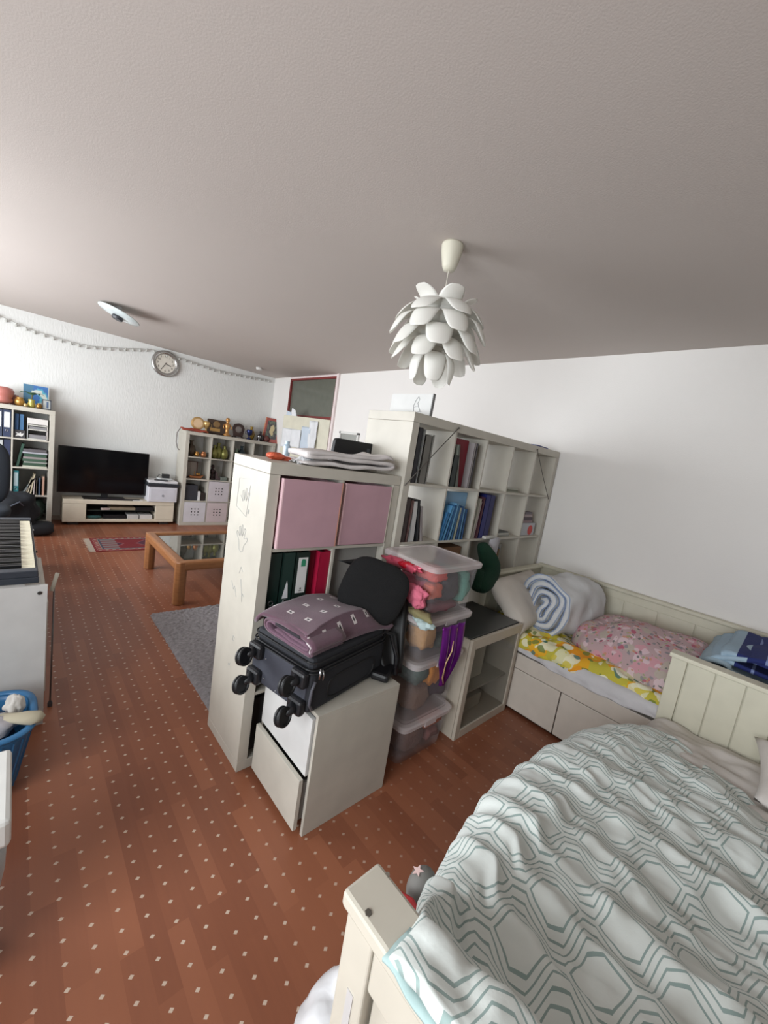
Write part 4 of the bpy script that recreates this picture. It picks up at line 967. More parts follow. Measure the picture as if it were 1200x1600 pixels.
t = thing('laundry_basket', 'blue plastic laundry basket full of clothes at the left frame edge', 'basket', (-.14, 2.04, 0))
BLUE = M((52, 112, 160), .35, name='blue_plastic')
def rr(rx, ry, z, a, k=.55):
    c, s = math.cos(a), math.sin(a); return Vector((rx*math.copysign(abs(c)**k, c), ry*math.copysign(abs(s)**k, s), z))
b = B(); b.grid(lambda u, v: rr(.16+.06*v, .13+.05*v, .30*v, 2*PI*u), 48, 10, True); b.grid(lambda u, v: rr(.16*v+.001, .13*v+.001, .002, 2*PI*u), 48, 3, True)
o = b.o('bucket', BLUE, t, smooth=True); md = o.modifiers.new('s', 'SOLIDIFY'); md.thickness = .004
b = B(); b.grid(lambda u, v: rr(.222+.014*math.cos(2*PI*v), .182+.014*math.cos(2*PI*v), .30+.009*math.sin(2*PI*v), 2*PI*u), 56, 8, True, True); b.o('rim', BLUE, t, smooth=True)
b = B()
for k in range(26):
    a = 2*PI*k/26; b.tube([rr(.165+.06*q, .135+.05*q, .3*q, a) for q in (.1, .35, .6, .9)], .003, 4)
b.o('ribs', BLUE, t)
def clump(name, label, cat, c, r, mat, seed, nz=.4, nf=2, rot=None, seg=16):
    o = B().ball((0, 0, 0), r, seg, nz=nz, nf=nf, seed=seed).o(name, mat, smooth=True, loc=c, rot=rot); return tag(o, label, cat)
clump('denim_clothes', 'dark bluish clothes heaped in the blue basket', 'clothes', (-.15, 2.05, .24), (.17, .14, .08), M((60, 66, 84), .9, bump=.3, bscale=30), 3)
clump('grey_shirt', 'light grey crumpled shirt on the heap in the blue basket', 'clothes', (-.02, 2.0, .29), (.07, .06, .035), M((170, 166, 170), .9), 7)
o = B().tube([(-.02, 2.02, .31), (.02, 1.98, .325), (.05, 1.96, .33), (.085, 1.945, .322), (.105, 1.94, .31)], [.020, .026, .034, .038, .020], 14).o('sock', M((182, 174, 152), .9), smooth=True)
for v in o.data.vertices: v.co.z = .31+(v.co.z-.31)*.55
tag(o, 'beige sock hanging over the right rim of the blue basket', 'sock')
clump('white_cloth', 'small white cloth tuck standing up in the blue basket', 'cloth', (.02, 2.06, .32), (.03, .03, .045), M((206, 202, 196), .9), 12)
t = thing('step_stool', 'white plastic step stool cut by the lower left frame edge', 'stool', (-.17, 1.33, 0))
B().bx(-.18, .182, -.15, .14, .47, .55).o('seat', M((216, 216, 212), .4), t, bev=.012)
b = B()
def f(u, v): 
    s = [.55, .72, .86, .96, .985][min(4, int(v*4+.5))]; return rr(.18*s, .148*s, .46*v+.004, 2*PI*u, .35)
b.grid(f, 40, 5, True); o = b.o('body', M((176, 178, 180), .45), t, smooth=True); md = o.modifiers.new('s', 'SOLIDIFY'); md.thickness = .004

# ------------------------------------------------------------------ two-drawer cabinet and what stands on it
t = thing('drawer_cabinet', 'white two-drawer cabinet under the suitcase with both drawers slightly open', 'cabinet', (.892, 1.118, 0), .0)
Wc, Dc, Hc = .455, .43, .55
B().bx(0, Wc, 0, .016, 0, Hc-.0165).o('side_panel', WHITE, t, bev=.001); B().bx(0, Wc, Dc-.016, Dc, 0, Hc-.0165).o('side_panel', WHITE, t, bev=.001)
B().bx(0, Wc, 0, Dc, Hc-.016, Hc).o('top', WHITE, t, bev=.001); B().bx(Wc-.006, Wc-.001, .0165, Dc-.0165, .02, Hc-.0165).o('back_panel', WHITE, t)
B().bx(.02, Wc-.01, .0165, Dc-.0165, .04, .052).o('base_board', WHITE, t)
for z0d, z1d, out, sk, lb in ((.03, .262, .035, .0, None), (.272, .525, .012, .0, None)):
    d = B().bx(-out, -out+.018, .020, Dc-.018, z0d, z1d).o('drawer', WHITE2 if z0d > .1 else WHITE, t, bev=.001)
    b = B(); b.bx(-out+.0185, Wc-.05, .03, .042, z0d+.03, z1d-.03); b.bx(-out+.0185, Wc-.05, Dc-.042, Dc-.03, z0d+.03, z1d-.03); b.bx(-out+.0185, Wc-.05, .042, Dc-.042, z0d+.03, z0d+.036); b.o('drawer_box', M((150, 146, 140), .7), d)

# suitcase
t = thing('suitcase', 'dark grey fabric suitcase lying on the drawer cabinet with wheels towards the left', 'suitcase', (.850, 1.140, .551), .20)
NAVY = M((56, 58, 68), .75, bump=.25, bscale=400, name='suitcase_fabric'); NV2 = M((34, 36, 42), .8, bump=.2, bscale=400); WH = M((26, 27, 31), .45)
Ls, Ws, Hs = .49, .372, .235
B().bx(0, Ls, 0, Ws, .0, .172).o('main_shell', NV2, t, bev=.02)
B().bx(-.0045, .02, .02, Ws-.02, .004, .168).o('wheel_end_panel', NAVY, t, bev=.004)
B().bx(.006, Ls-.01, .008, Ws-.008, .172, Hs).o('front_pocket', NV2, t, bev=.022)
for z in (.172, .186, .214): 
    b = B(); q = .004 if z < .2 else .0; L = [(-q+.012, -q+.012), (Ls+q-.012, -q+.012), (Ls+q-.012, Ws+q-.012), (-q+.012, Ws+q-.012)]
    P = []
    for i, (a0, cxy) in enumerate(((180, (.035, .035)), (270, (Ls-.035, .035)), (0, (Ls-.035, Ws-.035)), (90, (.035, Ws-.035)))):
        for k in range(5): a = math.radians(a0+22.5*k); P.append((cxy[0]+(.036+q)*math.cos(a), cxy[1]+(.036+q)*math.sin(a), z))
    P.append(P[0]); b.tube(P, .0035, 6); b.o('zip', M((24, 25, 28), .6), t, smooth=True)
# oval side pocket seam on the side facing the camera
P = []
for k in range(33):
    a = 2*PI*k/32; c, s = math.cos(a), math.sin(a); P.append((Ls*.52+.155*math.copysign(abs(c)**.4, c), -.001, .075+.048*math.copysign(abs(s)**.5, s)))
b = B(); b.tube(P, .004, 6); b.o('side_seam', M((18, 18, 20), .7), t, smooth=True)
for y in (-.004,): 
    b = B(); b.tube([(.035, y, .190), (.033, y-.006, .172), (.03, y-.005, .15)], .0045, 8); b.tube([(.05, y, .18), (.052, y-.008, .162), (.05, y-.006, .14)], .004, 8); b.o('zip_pull', METAL, t, smooth=True)
b = B(); b.tube([(.02, -.002, .02), (.0, -.004, .05), (.004, -.004, .11), (.02, -.002, .14)], .006, 8); b.o('corner_piping', M((84, 84, 92), .5), t, smooth=True)
for y, z in ((.052, .030), (Ws-.052, .030), (.052, .146), (Ws-.052, .146)):
    wb = B().box((-.014, y, z), (.036, .080, .066)).o('wheel_housing', WH, t, bev=.012)
    dz = -.016 if z < .08 else -.004
    b = B(); b.tube([(-.025, y, z), (-.05, y-.003, z+dz*.6), (-.070, y-.004, z+dz)], [.024, .018, .011], 12); b.o('caster_fork', WH, t, smooth=True)
    b = B(); b.lathe([(.010, -.010), (.026, -.010), (.028, -.014), (.035, -.014), (.038, -.010), (.038, -.004), (.034, -.001), (.034, .001), (.038, .004), (.038, .010), (.035, .014), (.028, .014), (.026, .010), (.010, .010)], seg=26)
    w = b.o('wheel', M((18, 19, 22), .5), t, smooth=False, loc=(-.080, y-.004, z+dz-.002), rot=(PI/2-.25, .0, .12))
b = B()
for y, z in ((.105, .035), (.105, .128), (Ws-.105, .035), (Ws-.105, .125), (Ws*.5, .018)): b.ball((-.006, y, z), .003, 5)
b.o('rivet', METAL, t)
b = B(); b.tube([(Ls-.01, .09, .03), (Ls+.04, .09, .028), (Ls+.045, .25, .028), (Ls-.01, .25, .03)], .009, 8); b.o('handle', WH, t, smooth=True)

# purple patterned towel folded over the suitcase
m, nt, bb_ = newmat('purple_towel', .95)
uv = nt.nodes.new('ShaderNodeTexCoord'); sp = nt.nodes.new('ShaderNodeSeparateXYZ'); nt.links.new(uv.outputs['Object'], sp.inputs[0])
x = X(sp.outputs[0]); y = X(sp.outputs[1])
a = ((x+y*.12)*(1/.094)+.35).fract()-.5; bq = ((y-x*.06)*(1/.098)+.05).fract()-.5
sq = a.abs().max(bq.abs()*.8)
frame = sq.lt(.115)*sq.gt(.045); dark = sq.lt(.046)
base = mixc(texnoise(uv.outputs['Object'], 30, 3), lin((104, 74, 88)), lin((84, 58, 70)))
c = mixc(frame, base, lin((206, 198, 198))); c = mixc(dark, c, lin((24, 20, 22)))
nt.links.new(c, bb_.inputs['Base Color']); bump(nt, bb_, texnoise(uv.outputs['Object'], 300, 2), .4, .004); bb_.inputs['Sheen Weight'].default_value = .3
TOWEL = m
t = thing('folded_towel', 'purple towel with small white squares folded over the suitcase', 'towel', (.850, 1.140, .551+Hs), .20)
def f(u, v):       # domed top layer, u along x, v across
    x = .0+.525*u; y = .012+.350*v
    top = .066+.030*math.sin(PI*min(1, u*1.05+.05))
    if u > .72: top -= (u-.72)**2*2.3
    top += .005*noise.noise(Vector((x*9, y*9, 5)))
    w0 = .13+.12*u                                   # near side curls down to the suitcase
    if v < w0: k = 1-v/w0; top = top*(1-k**2.4)+.006*k**2.4; y += .02*math.sin(PI*k)
    if v > .88: k = (v-.88)/.12; top -= .045*k*k
    return Vector((x+.02*math.sin(v*4)*(1-u), y+.010*math.sin(u*5), top+.004))
b = B(); b.grid(f, 60, 34); o = b.o('top_layer', TOWEL, t, smooth=True); md = o.modifiers.new('s', 'SOLIDIFY'); md.thickness = .014; md.offset = -1
# rolled inner fold visible at the left end
path = [(-.13, .004), (0, .004), (.11, .008), (.138, .03), (.12, .052), (.06, .05), (-.02, .036), (-.09, .034), (-.12, .028), (-.115, .016), (-.05, .016), (.03, .022), (.08, .03)]
o = B().ribbon(path, .009, .16, ns=8, nz=.004, nf=14, seed=5).o('inner_fold', M((112, 84, 100), .95, bump=.3), t, smooth=True, loc=(.075, .155, .006), rot=(0, 0, PI/2+.0))
o = B().ribbon([(-.14, .0), (0, .002), (.12, .004), (.15, .03), (.13, .06), (.05, .066), (-.05, .06), (-.135, .05), (-.15, .03), (-.135, .012)], .008, .19, ns=8, nz=.003, nf=10, seed=8).o('outer_fold', TOWEL, t, smooth=True, loc=(.09, .16, .006), rot=(0, 0, PI/2))
B().box((.0, .16, .060), (.02, .15, .012), (0, 0, 0)).o('dark_band', M((44, 40, 46), .9), t, bev=.004)

# black padded seat behind the suitcase
t = thing('folding_seat', 'black padded folding seat standing behind the suitcase on the drawer cabinet', 'seat', (1.30, 1.33, .551), 0)
def f(u, v): return None
b = B(); b.ball((0, 0, 0), (.160, .034, .150), 20, e=.62); o = b.o('padded_backrest', BLACKFAB, t, smooth=True, loc=(-.025, -.01, .395), rot=(-.10, .28, -.72))
# curved shell and strut on the right side, down to the cabinet top
b = B()
cl = [(.06, .02, .50), (.135, -.01, .475), (.175, -.03, .41), (.172, -.06, .33), (.142, -.10, .22), (.105, -.14, .11), (.075, -.165, .02)]
def sh(u, v):
    P = [Vector(p) for p in cl]; k = u*(len(P)-1); i = min(len(P)-2, int(k)); p = P[i].lerp(P[i+1], k-i)
    wd = .20*(1-u)**.6+.05
    return p+Vector((-.74*wd*v, .62*wd*v, 0))+Vector((.02*math.sin(PI*v), .02*math.sin(PI*v), 0))
b.grid(sh, 20, 8); o = b.o('side_shell', M((5, 5, 7), .5), t, smooth=True); md = o.modifiers.new('s', 'SOLIDIFY'); md.thickness = .022
b = B(); b.tube([(-.06, -.03, .26), (-.02, -.05, .22), (.05, -.10, .2), (.07, -.14, .1), (.05, -.17, .02)], .012, 8); b.o('tube_frame', M((20, 20, 24), .2), t, smooth=True)
B().box((.015, -.12, .022), (.13, .09, .04), (0, 0, .5)).o('foot', BLACK, t, bev=.014)
b = B(); b.tube([(-.08, .04, .02), (-.03, .05, .40)], .011, 8); b.tube([(-.10, .0, .012), (.0, .04, .012)], .011, 8); b.o('rear_leg', BLACK, t, smooth=True)

# ------------------------------------------------------------------ stack of clear plastic boxes
CLEAR = mat_plastic_clear('clear_plastic', (212, 208, 212), .17); LIDM = mat_plastic_clear('lid_plastic', (226, 216, 216), .52)
levels = [1.10, .82, .59, .245, 0]
names = ['clear plastic box on top of the stack, with pink and teal clothes', 'clear plastic box second from the top, behind the purple bag', 'clear plastic box third from the top, with orange and purple clothes', 'clear plastic box at the bottom of the stack on the floor']
cx, cy = 1.705, 1.335
for i in range(4):
    zt, zb = levels[i], levels[i+1]; h = zt-zb
    t = thing('plastic_box', names[i], 'plastic box', (cx-.01*i, cy, zb+.001), 0, 'stack of clear plastic boxes')
    hx0, hy0 = .178, .162; hx1, hy1 = .198, .185
    b = B()
    def f(u, v, h=h): return rr(hx0+(hx1-hx0)*v, hy0+(hy1-hy0)*v, .003+(h-.028)*v, 2*PI*u, .2)
    b.grid(f, 64, 6, True); b.bm.faces.new([b.bm.verts.new(rr(hx0, hy0, .003, 2*PI*k/64, .2)) for k in range(64)])
    bmesh.ops.remove_doubles(b.bm, verts=b.bm.verts, dist=1e-4)
    b.o('box_body', CLEAR, t, smooth=True)
    b = B()
    def f(u, v, h=h):
        q = [(hx1+.0, hy1+.0, h-.034), (hx1+.014, hy1+.014, h-.034), (hx1+.016, hy1+.016, h-.014), (hx1+.008, hy1+.008, h-.006), (hx1-.012, hy1-.012, h-.003), (hx1-.02, hy1-.02, h-.008)][min(5, int(v*5+.5))]
        return rr(q[0], q[1], q[2], 2*PI*u, .2)
    vs = b.grid(f, 64, 6, True); b.bm.faces.new([vs[k][5] for k in range(64)])
    b.o('lid', LIDM, t, smooth=False)
    if i: 
        b = B()
        for s in (-1,): b.box((0, s*(hy1+.013), h-.03), (.09, .008, .03))
        b.o('latch', LIDM, t)
def cloth(label, c, r, col, seed, name='clothes', nz=.45): return clump(name, label, 'clothes', c, r, M(col, .9, bump=.4, bscale=60), seed, nz, 1.8)
BXc = cx
# contents
def fill(label, x0, x1, y0, y1, z0, z1, col, seed):
    c = ((x0+x1)/2, (y0+y1)/2, (z0+z1)/2); r = ((x1-x0)/2, (y1-y0)/2, (z1-z0)/2)
    b = B(); b.ball((0, 0, 0), r, 16, e=.5, nz=.16, nf=2.2, seed=seed)
    for v in b.bm.verts:
        v.co += noise.noise_vector(v.co*34+Vector((seed, 0, 0)))*.007
    o = b.o('clothes', M(col, .9, bump=.5, bscale=70), smooth=True, loc=c); return tag(o, label, 'clothes')
L0, L1, F0, F1 = BXc-.168, BXc+.172, cy-.155, cy+.15
fill('coral red cloth at the left of the top plastic box', L0, L0+.13, F0, F0+.15, 1.00, 1.065, (206, 74, 66), 1)
fill('pink cloth pressed against the left side of the top plastic box', L0, L0+.09, F0+.02, F1, .88, .985, (214, 106, 134), 2)
fill('dark round garment in the middle of the top plastic box', L0+.10, L0+.27, F0+.01, F1-.05, .87, 1.03, (58, 56, 66), 3)
fill('teal garment at the right of the top plastic box', L1-.07, L1, F0, F1, .85, 1.03, (92, 142, 130), 4)
fill('dark wine red garment low in the top plastic box', L0+.02, L1-.08, F0, F1, .83, .875, (112, 46, 58), 5)
fill('orange sleeve in the front corner of the top plastic box', L0+.0, L0+.10, F0-.002, F0+.07, .91, .99, (208, 92, 62), 16)
fill('tan yellow cloth at the left of the second plastic box', L0, L0+.12, F0, F0+.13, .625, .77, (190, 142, 82), 6)
fill('grey-green clothes at the bottom of the second plastic box', L0+.12, L1, F0+.01, F1, .60, .68, (84, 96, 86), 7)
fill('dusty purple garment in the second plastic box', L0+.13, L1-.02, F0+.02, F1, .685, .735, (104, 76, 90), 8)
fill('pale cloth along the top of the second plastic box', L0+.0, L1-.02, F0+.02, F1, .74, .785, (150, 142, 124), 17)
fill('orange cloth in the middle of the third plastic box', L0+.12, L0+.21, F0-.004, F0+.06, .40, .52, (216, 138, 50), 9)
fill('dark purple clothes filling the right of the third plastic box', L0+.16, L1, F0+.02, F1, .27, .50, (62, 42, 62), 10)
fill('brown clothes filling the left of the third plastic box', L0, L0+.16, F0, F1, .27, .41, (128, 100, 84), 11)
fill('teal green cloth at the upper left of the third plastic box', L0, L0+.15, F0+.01, F1, .42, .54, (72, 100, 92), 12)
fill('burnt orange cloth in the bottom plastic box', L0+.13, L1-.02, F0-.002, F0+.14, .12, .20, (184, 92, 48), 13)
fill('brown patterned clothes low in the bottom plastic box', L0+.0, L0+.19, F0, F1, .02, .19, (112, 82, 72), 14)
fill('rose brown garment at the right of the bottom plastic box', L0+.19, L1-.01, F0, F1, .02, .11, (134, 84, 78), 15)
# packet under the lid edge, cloths on the ledge, purple gift bag
t = thing('gift_packet', 'shiny pink and red packet clamped under the top lid edge', 'packet', (cx-.215, cy+.02, 1.052), 0)
b = B(); b.ball((0, 0, 0), (.030, .135, .026), 14, nz=.5, nf=4); b.o('foil', M((228, 96, 120), .12, .2), t, smooth=True)
b = B(); b.ball((-.012, -.03, .008), (.022, .05, .018), 10, nz=.6, nf=4); b.o('red_ribbon', M((206, 20, 44), .25), t, smooth=True)
cloth('olive scarf lying on the second lid left of the top box', (1.478, 1.18, .852), (.030, .075, .022), (138, 130, 92), 21, 'scarf')
cloth('mint white cloth hanging from the second lid left of the top box', (1.462, 1.14, .822), (.028, .06, .020), (186, 206, 206), 22, 'cloth')
cloth('pink frilly garment bulging out left of the top plastic box', (1.478, 1.22, .93), (.028, .06, .055), (226, 118, 142), 23, 'garment')
m, nt, bb_ = newmat('purple_foil', .18); bb_.inputs['Metallic'].default_value = .55; tc = nt.nodes.new('ShaderNodeTexCoord')
nt.links.new(mixc(texnoise(mapping(tc.outputs['Object'], (60, 1, 4)), 1.5, 2), lin((66, 14, 110)), lin((138, 40, 150))), bb_.inputs['Base Color'])
b = B()
def f(u, v):
    wv = .098*(1-.10*v) if v < .55 else .098*max(.14, (1-.055-(v-.55)*1.95)); z = .79-.335*v
    return Vector((1.685+(u-.5)*wv*2*.92-.02*v, 1.115-.012*abs(math.sin(u*9))-.018*math.sin(v*3), z))
b.grid(f, 26, 22); o = b.o('gift_bag', m, smooth=True); md = o.modifiers.new('s', 'SOLIDIFY'); md.thickness = .006
tag(o, 'shiny purple foil bag hanging in front of the second plastic box', 'bag')
b = B(); b.tube([(1.70, 1.098, .77), (1.675, 1.09, .71), (1.665, 1.08, .66), (1.63, 1.08, .60), (1.625, 1.08, .52), (1.65, 1.085, .48)], .004, 6); q = b.o('gold_cord', M((196, 160, 120), .4, .3), smooth=True); q.parent = o; 

# ------------------------------------------------------------------ glass-door cabinet
t = thing('glass_cabinet', 'old cream cabinet with a glass door and dark top between boxes and bed', 'cabinet', (1.925, 1.122, 0))
CRM = M((196, 186, 170), .5, name='aged_cream')
Wg, Dg, Hg = .58, .405, .635
B().bx(0, .02, .022, Dg, 0, Hg-.005).o('side_panel', CRM, t, bev=.003); B().bx(Wg-.02, Wg, .022, Dg, 0, Hg-.005).o('side_panel', CRM, t, bev=.003)
B().bx(.021, Wg-.021, .022, Dg, .03, .05).o('base_board', CRM, t); B().bx(.021, Wg-.021, .04, Dg-.01, .25, .262).o('inner_shelf', M((176, 170, 156), .5), t)
B().bx(.021, Wg-.021, .022, Dg, Hg-.028, Hg-.008).o('top_board', CRM, t); B().bx(.012, Wg-.012, .024, Dg-.004, Hg-.0075, Hg+.003).o('dark_top', M((62, 64, 62), .35), t, bev=.002)
B().bx(.0, Wg, Dg+.001, Dg+.006, 0, Hg).o('back_panel', M((120, 116, 106), .7), t)
dd = B().bx(0, .045, 0, .02, 0, Hg).bx(Wg-.035, Wg, 0, .02, 0, Hg).bx(.046, Wg-.036, 0, .02, 0, .055).bx(.046, Wg-.036, 0, .02, Hg-.062, Hg).o('door', CRM, t, bev=.003)
B().bx(.046, Wg-.036, .008, .012, .056, Hg-.063).o('door_glass', mat_plastic_clear('tinted_glass', (70, 74, 66), .22), dd)
boxy('grey_carton', 'greyish carton with a looped print behind the cabinet glass, upper shelf', 'box', 2.02, 2.30, 1.24, 1.45, .263, .49, M((206, 200, 182), .7))
P = [(2.09+.02*math.cos(a*.5), 1.2385, .39+.026*math.sin(a*.5)) for a in range(11)]
b = B(); b.tube(P, .003, 5); q = b.o('looped_print', M((206, 206, 200), .6)); q.parent = bpy.data.objects['grey_carton']; q.matrix_parent_inverse = Matrix.Translation((-2.16, -1.345, -.263))
boxy('pale_case', 'pale flat case low in the cabinet under the shelf', 'case', 2.02, 2.32, 1.22, 1.45, .051, .14, M((190, 184, 168), .6))

# ------------------------------------------------------------------ bed along the right wall (day bed)
t = thing('day_bed', 'white wooden day bed along the right wall with drawers in its base', 'bed', (2.53, -.55, 0))
Lb = 2.03
BW = M((214, 204, 192), .45, name='bed_white')
B().bx(.02, .9, .05, Lb, .31, .40).bx(.0, .02, .0, Lb+.02, .31, .415).o('side_rail', BW, t, bev=.004)
n = 3; ww = (Lb-.02)/n
for k in range(n): B().bx(.004, .022, .02+k*ww*1.0, .014+(k+1)*ww, .02, .305).o('drawer_front', BW, t, bev=.003)
B().bx(.03, .9, .02, Lb, .0, .02).bx(.03, .05, .02, Lb, .0, .30).o('drawer_base', M((120, 112, 104), .7), t)
B().bx(.888, .922, -.0, Lb+.02, 0, .845).o('back_panel', CREAM, t, bev=.003)
for k in range(9): B().bx(.880, .8875, .03+k*.22, .03+k*.22+.212, .42, .79).o('board', CREAM, t, bev=.003)
B().bx(.872, .930, -.01, Lb+.03, .845, .872).o('back_cap', CREAM, t, bev=.008)
B().bx(.04, .885, Lb+.0, Lb+.035, 0, .835).o('end_panel', CREAM, t, bev=.003)
for k in range(6): B().bx(.10+k*.128, .10+k*.128+.123, Lb-.008, Lb-.0005, .42, .78).o('board', CREAM, t, bev=.003)
B().bx(.035, .095, Lb-.012, Lb+.04, 0, .835).o('post', CREAM, t, bev=.004)
B().bx(.03, .90, Lb-.02, Lb+.045, .836, .862).o('end_cap', CREAM, t, bev=.008)
tag(B().bx(-.0, .82, 0, 1.96, 0, .105).o('mattress', M((206, 204, 206), .8), loc=(2.575, -.51, .402), bev=.03), 'white mattress on the day bed under the yellow flowered cover', 'mattress')
def heap(name, label, cat, f, nu, nv, mat, th=.02, cu=False, **k):
    b = B(); b.grid(f, nu, nv, cu); o = b.o(name, mat, smooth=True)
    md = o.modifiers.new('s', 'SOLIDIFY'); md.thickness = th; md.offset = -1
    return tag(o, label, cat)
SHEET = M((212, 210, 212), .9, bump=.25, bscale=40, name='white_sheet')
def f(u, v):   # sheet hanging over the mattress side
    y = .28+1.17*u; hem = .445-.03*math.exp(-((u-.38)/.3)**2)+.012*noise.noise(Vector((u*9, 0, 0)))
    s = v*1.15
    wob = .012*noise.noise(Vector((u*16, v*3, 2)))
    if s < .55: return Vector((2.75-.2*(s/.55), y, .513+wob*.3))
    q = (s-.55)/.6; a = min(1, q*2.2)*PI/2
    return Vector((2.55-.035*math.sin(a)+wob, y, .505-.03*(1-math.cos(a))-(.475-hem)*max(0, q)**1.1))
heap('bed_sheet', 'white crumpled sheet hanging over the side of the day bed', 'sheet', f, 70, 22, SHEET, .006)
YEL = mat_floral('yellow_flowers', (196, 184, 66), [((236, 170, 30), 1.0, .6), ((232, 150, 30), 1.5, .5), ((226, 224, 186), 1.2, .5), ((236, 232, 200), 2.2, .5), ((110, 130, 60), 2.6, .38), ((60, 120, 116), 2.0, .30), ((214, 196, 60), 2.8, .42), ((238, 236, 214), 1.4, .42)], 6.5, .55)
def f(u, v):
    y = .26+1.16*v; x = 2.53+.77*u+.015*math.sin(v*7)
    z = .545+.028*noise.noise(Vector((x*7, y*5, 1)))+.018*noise.noise(Vector((x*16, y*11, 4)))+.02*math.sin(PI*min(1, u*2))
    if u < .08: z -= .085*(1-u/.08)**2; x -= .012*(1-u/.08)
    return Vector((x, y, z))
heap('flowered_cover', 'crumpled cover with yellow, orange and white flowers on the day bed', 'cover', f, 50, 70, YEL, .018)
PNK = mat_floral('pink_flowers', (184, 158, 160), [((206, 150, 160), .9, .5), ((182, 172, 158), 1.1, .45), ((214, 190, 196), 1.6, .45), ((176, 80, 106), 1.7, .34), ((134, 132, 138), 2.0, .32), ((96, 100, 98), 2.3, .26), ((196, 140, 112), 2.1, .27), ((150, 160, 116), 2.5, .24)], 14, .45)
def dome(cx, cy, rx, ry, z0, h, e, seed, nzv, nf, rot=0, skirt=True):
    def f(u, v):
        a = 2*PI*u; c, s = math.cos(a), math.sin(a); ph = v*PI/2
        r = math.sin(ph)**.9 if v < 1 else 1
        x = rx*math.copysign(abs(c)**e, c)*r; y = ry*math.copysign(abs(s)**e, s)*r
        z = h*math.cos(ph)**.75 if v < 1 else 0
        q = Vector((x, y, z)); d = noise.noise_vector(q*nf+Vector((seed, 0, 0))); q += d*nzv
        if z < .02: q.z = min(q.z, .02); q.z = max(q.z, 0)
        X_, Y_ = q.x*math.cos(rot)-q.y*math.sin(rot), q.x*math.sin(rot)+q.y*math.cos(rot)
        return Vector((cx+X_, cy+Y_, z0+q.z))
    return f
b = B(); b.grid(dome(3.02, .50, .37, .43, .535, .225, .62, 3, .045, 4.5, -.05), 96, 26, True)
for v in b.bm.verts:
    v.co.z += .012*noise.noise(Vector((v.co.x*6+v.co.y*14, v.co.y*5, 2)))
bmesh.ops.remove_doubles(b.bm, verts=b.bm.verts, dist=1e-4)
tag(b.o('flowered_duvet', PNK, smooth=True), 'heaped dusty pink duvet with small flowers and dots on the day bed', 'duvet')
# big pillow and rolled quilt at the head end
PIL = M((206, 198, 188), .9, bump=.15, bscale=30, name='pillow_cotton')
def pillow(name, label, c, r, mat, rot, seed, cat='pillow', nz=.02):
    b = B()
    def f(u, v):
        x, y = (u-.5)*2, (v-.5)*2; k = max(0, (1-abs(x)**2.6)*(1-abs(y)**2.6))**.5
        pinch = 1-.10*(abs(x)**2*abs(y)**2)*0+.0; ex = 1-.07*(1-abs(y)**2)*abs(x)**4; ey = 1-.07*(1-abs(x)**2)*abs(y)**4
        return x*r[0]*ex, y*r[1]*ey, k
    n = 26
    for s in (1, -1):
        b.grid(lambda u, v: (lambda q: Vector((q[0], q[1], s*r[2]*q[2]+nz*s*q[2]*noise.noise(Vector((q[0]*9+seed, q[1]*9, s))))))(f(u, v)), n, n)
    bmesh.ops.remove_doubles(b.bm, verts=b.bm.verts, dist=1e-4)
    return tag(b.o(name, mat, smooth=True, loc=c, rot=rot), label, cat)
pillow('pillow', 'large beige-white pillow leaning at the bookcase end of the day bed', (2.84, 1.30, .70), (.37, .21, .10), PIL, (.75, .0, .08), 3)
QL = M((216, 217, 218), .85, bump=.2, bscale=30, name='quilt_white')
path = [(-.01, .05), (.03, .06), (.045, .02), (.0, -.03), (-.03, -.08), (-.02, -.12), (.03, -.10), (.07, -.03), (.085, .05), (.04, .10), (-.03, .105), (-.065, .06), (-.075, -.02), (-.085, -.10), (-.03, -.155), (.05, -.14), (.11, -.08), (.125, .0), (.125, .08), (.06, .145), (-.03, .155), (-.10, .11), (-.125, .02), (-.13, -.08), (-.09, -.16), (.0, -.195), (.09, -.175), (.155, -.12), (.17, -.02), (.165, .09), (.09, .175), (-.02, .20), (-.12, .15), (-.185, .05)]
qx = Matrix.Rotation(-.12, 4, 'Z')
t = thing('rolled_quilt', 'rolled white quilt with blue edges, its spiral end facing the room', 'quilt', (2.99, 1.07, .737), -.14)
def shr(q, v):
    k = 1-.10*max(0, v-.7)/.3
    return Vector((q.x*k, q.y, q.z*k-.02*v))
o = B().ribbon(path, .037, .56, ns=34, nz=.026, nf=8, seed=2, shear=shr).o('quilt_roll', QL, t, smooth=True, rot=(0, 0, -PI/2))
pp = [(p[0], p[1]) for p in path]
P = pp
for _ in range(3):
    Q = [P[0]]
    for i in range(len(P)-1): a0, a1 = Vector(P[i]), Vector(P[i+1]); Q += [tuple(a0.lerp(a1, .25)), tuple(a0.lerp(a1, .75))]
    P = Q+[P[-1]]
for sgn, cc in ((.0155, (122, 142, 178)), (-.0155, (150, 166, 192))):
    pts = []
    for i, p in enumerate(P):
        tt = (Vector(P[min(i+1, len(P)-1)])-Vector(P[max(i-1, 0)])).normalized(); nn = Vector((-tt.y, tt.x)); q = Vector(p)+nn*sgn
        d = noise.noise_vector(Vector((q.x*8+2, .28*8*-1, q.y*8)))*.026
        pts.append((-.281+d.y, -(q.x+d.x), q.y+d.z))
    b = B(); b.tube(pts, .0036, 6); b.o('blue_edging', M(cc, .8), t, smooth=True)
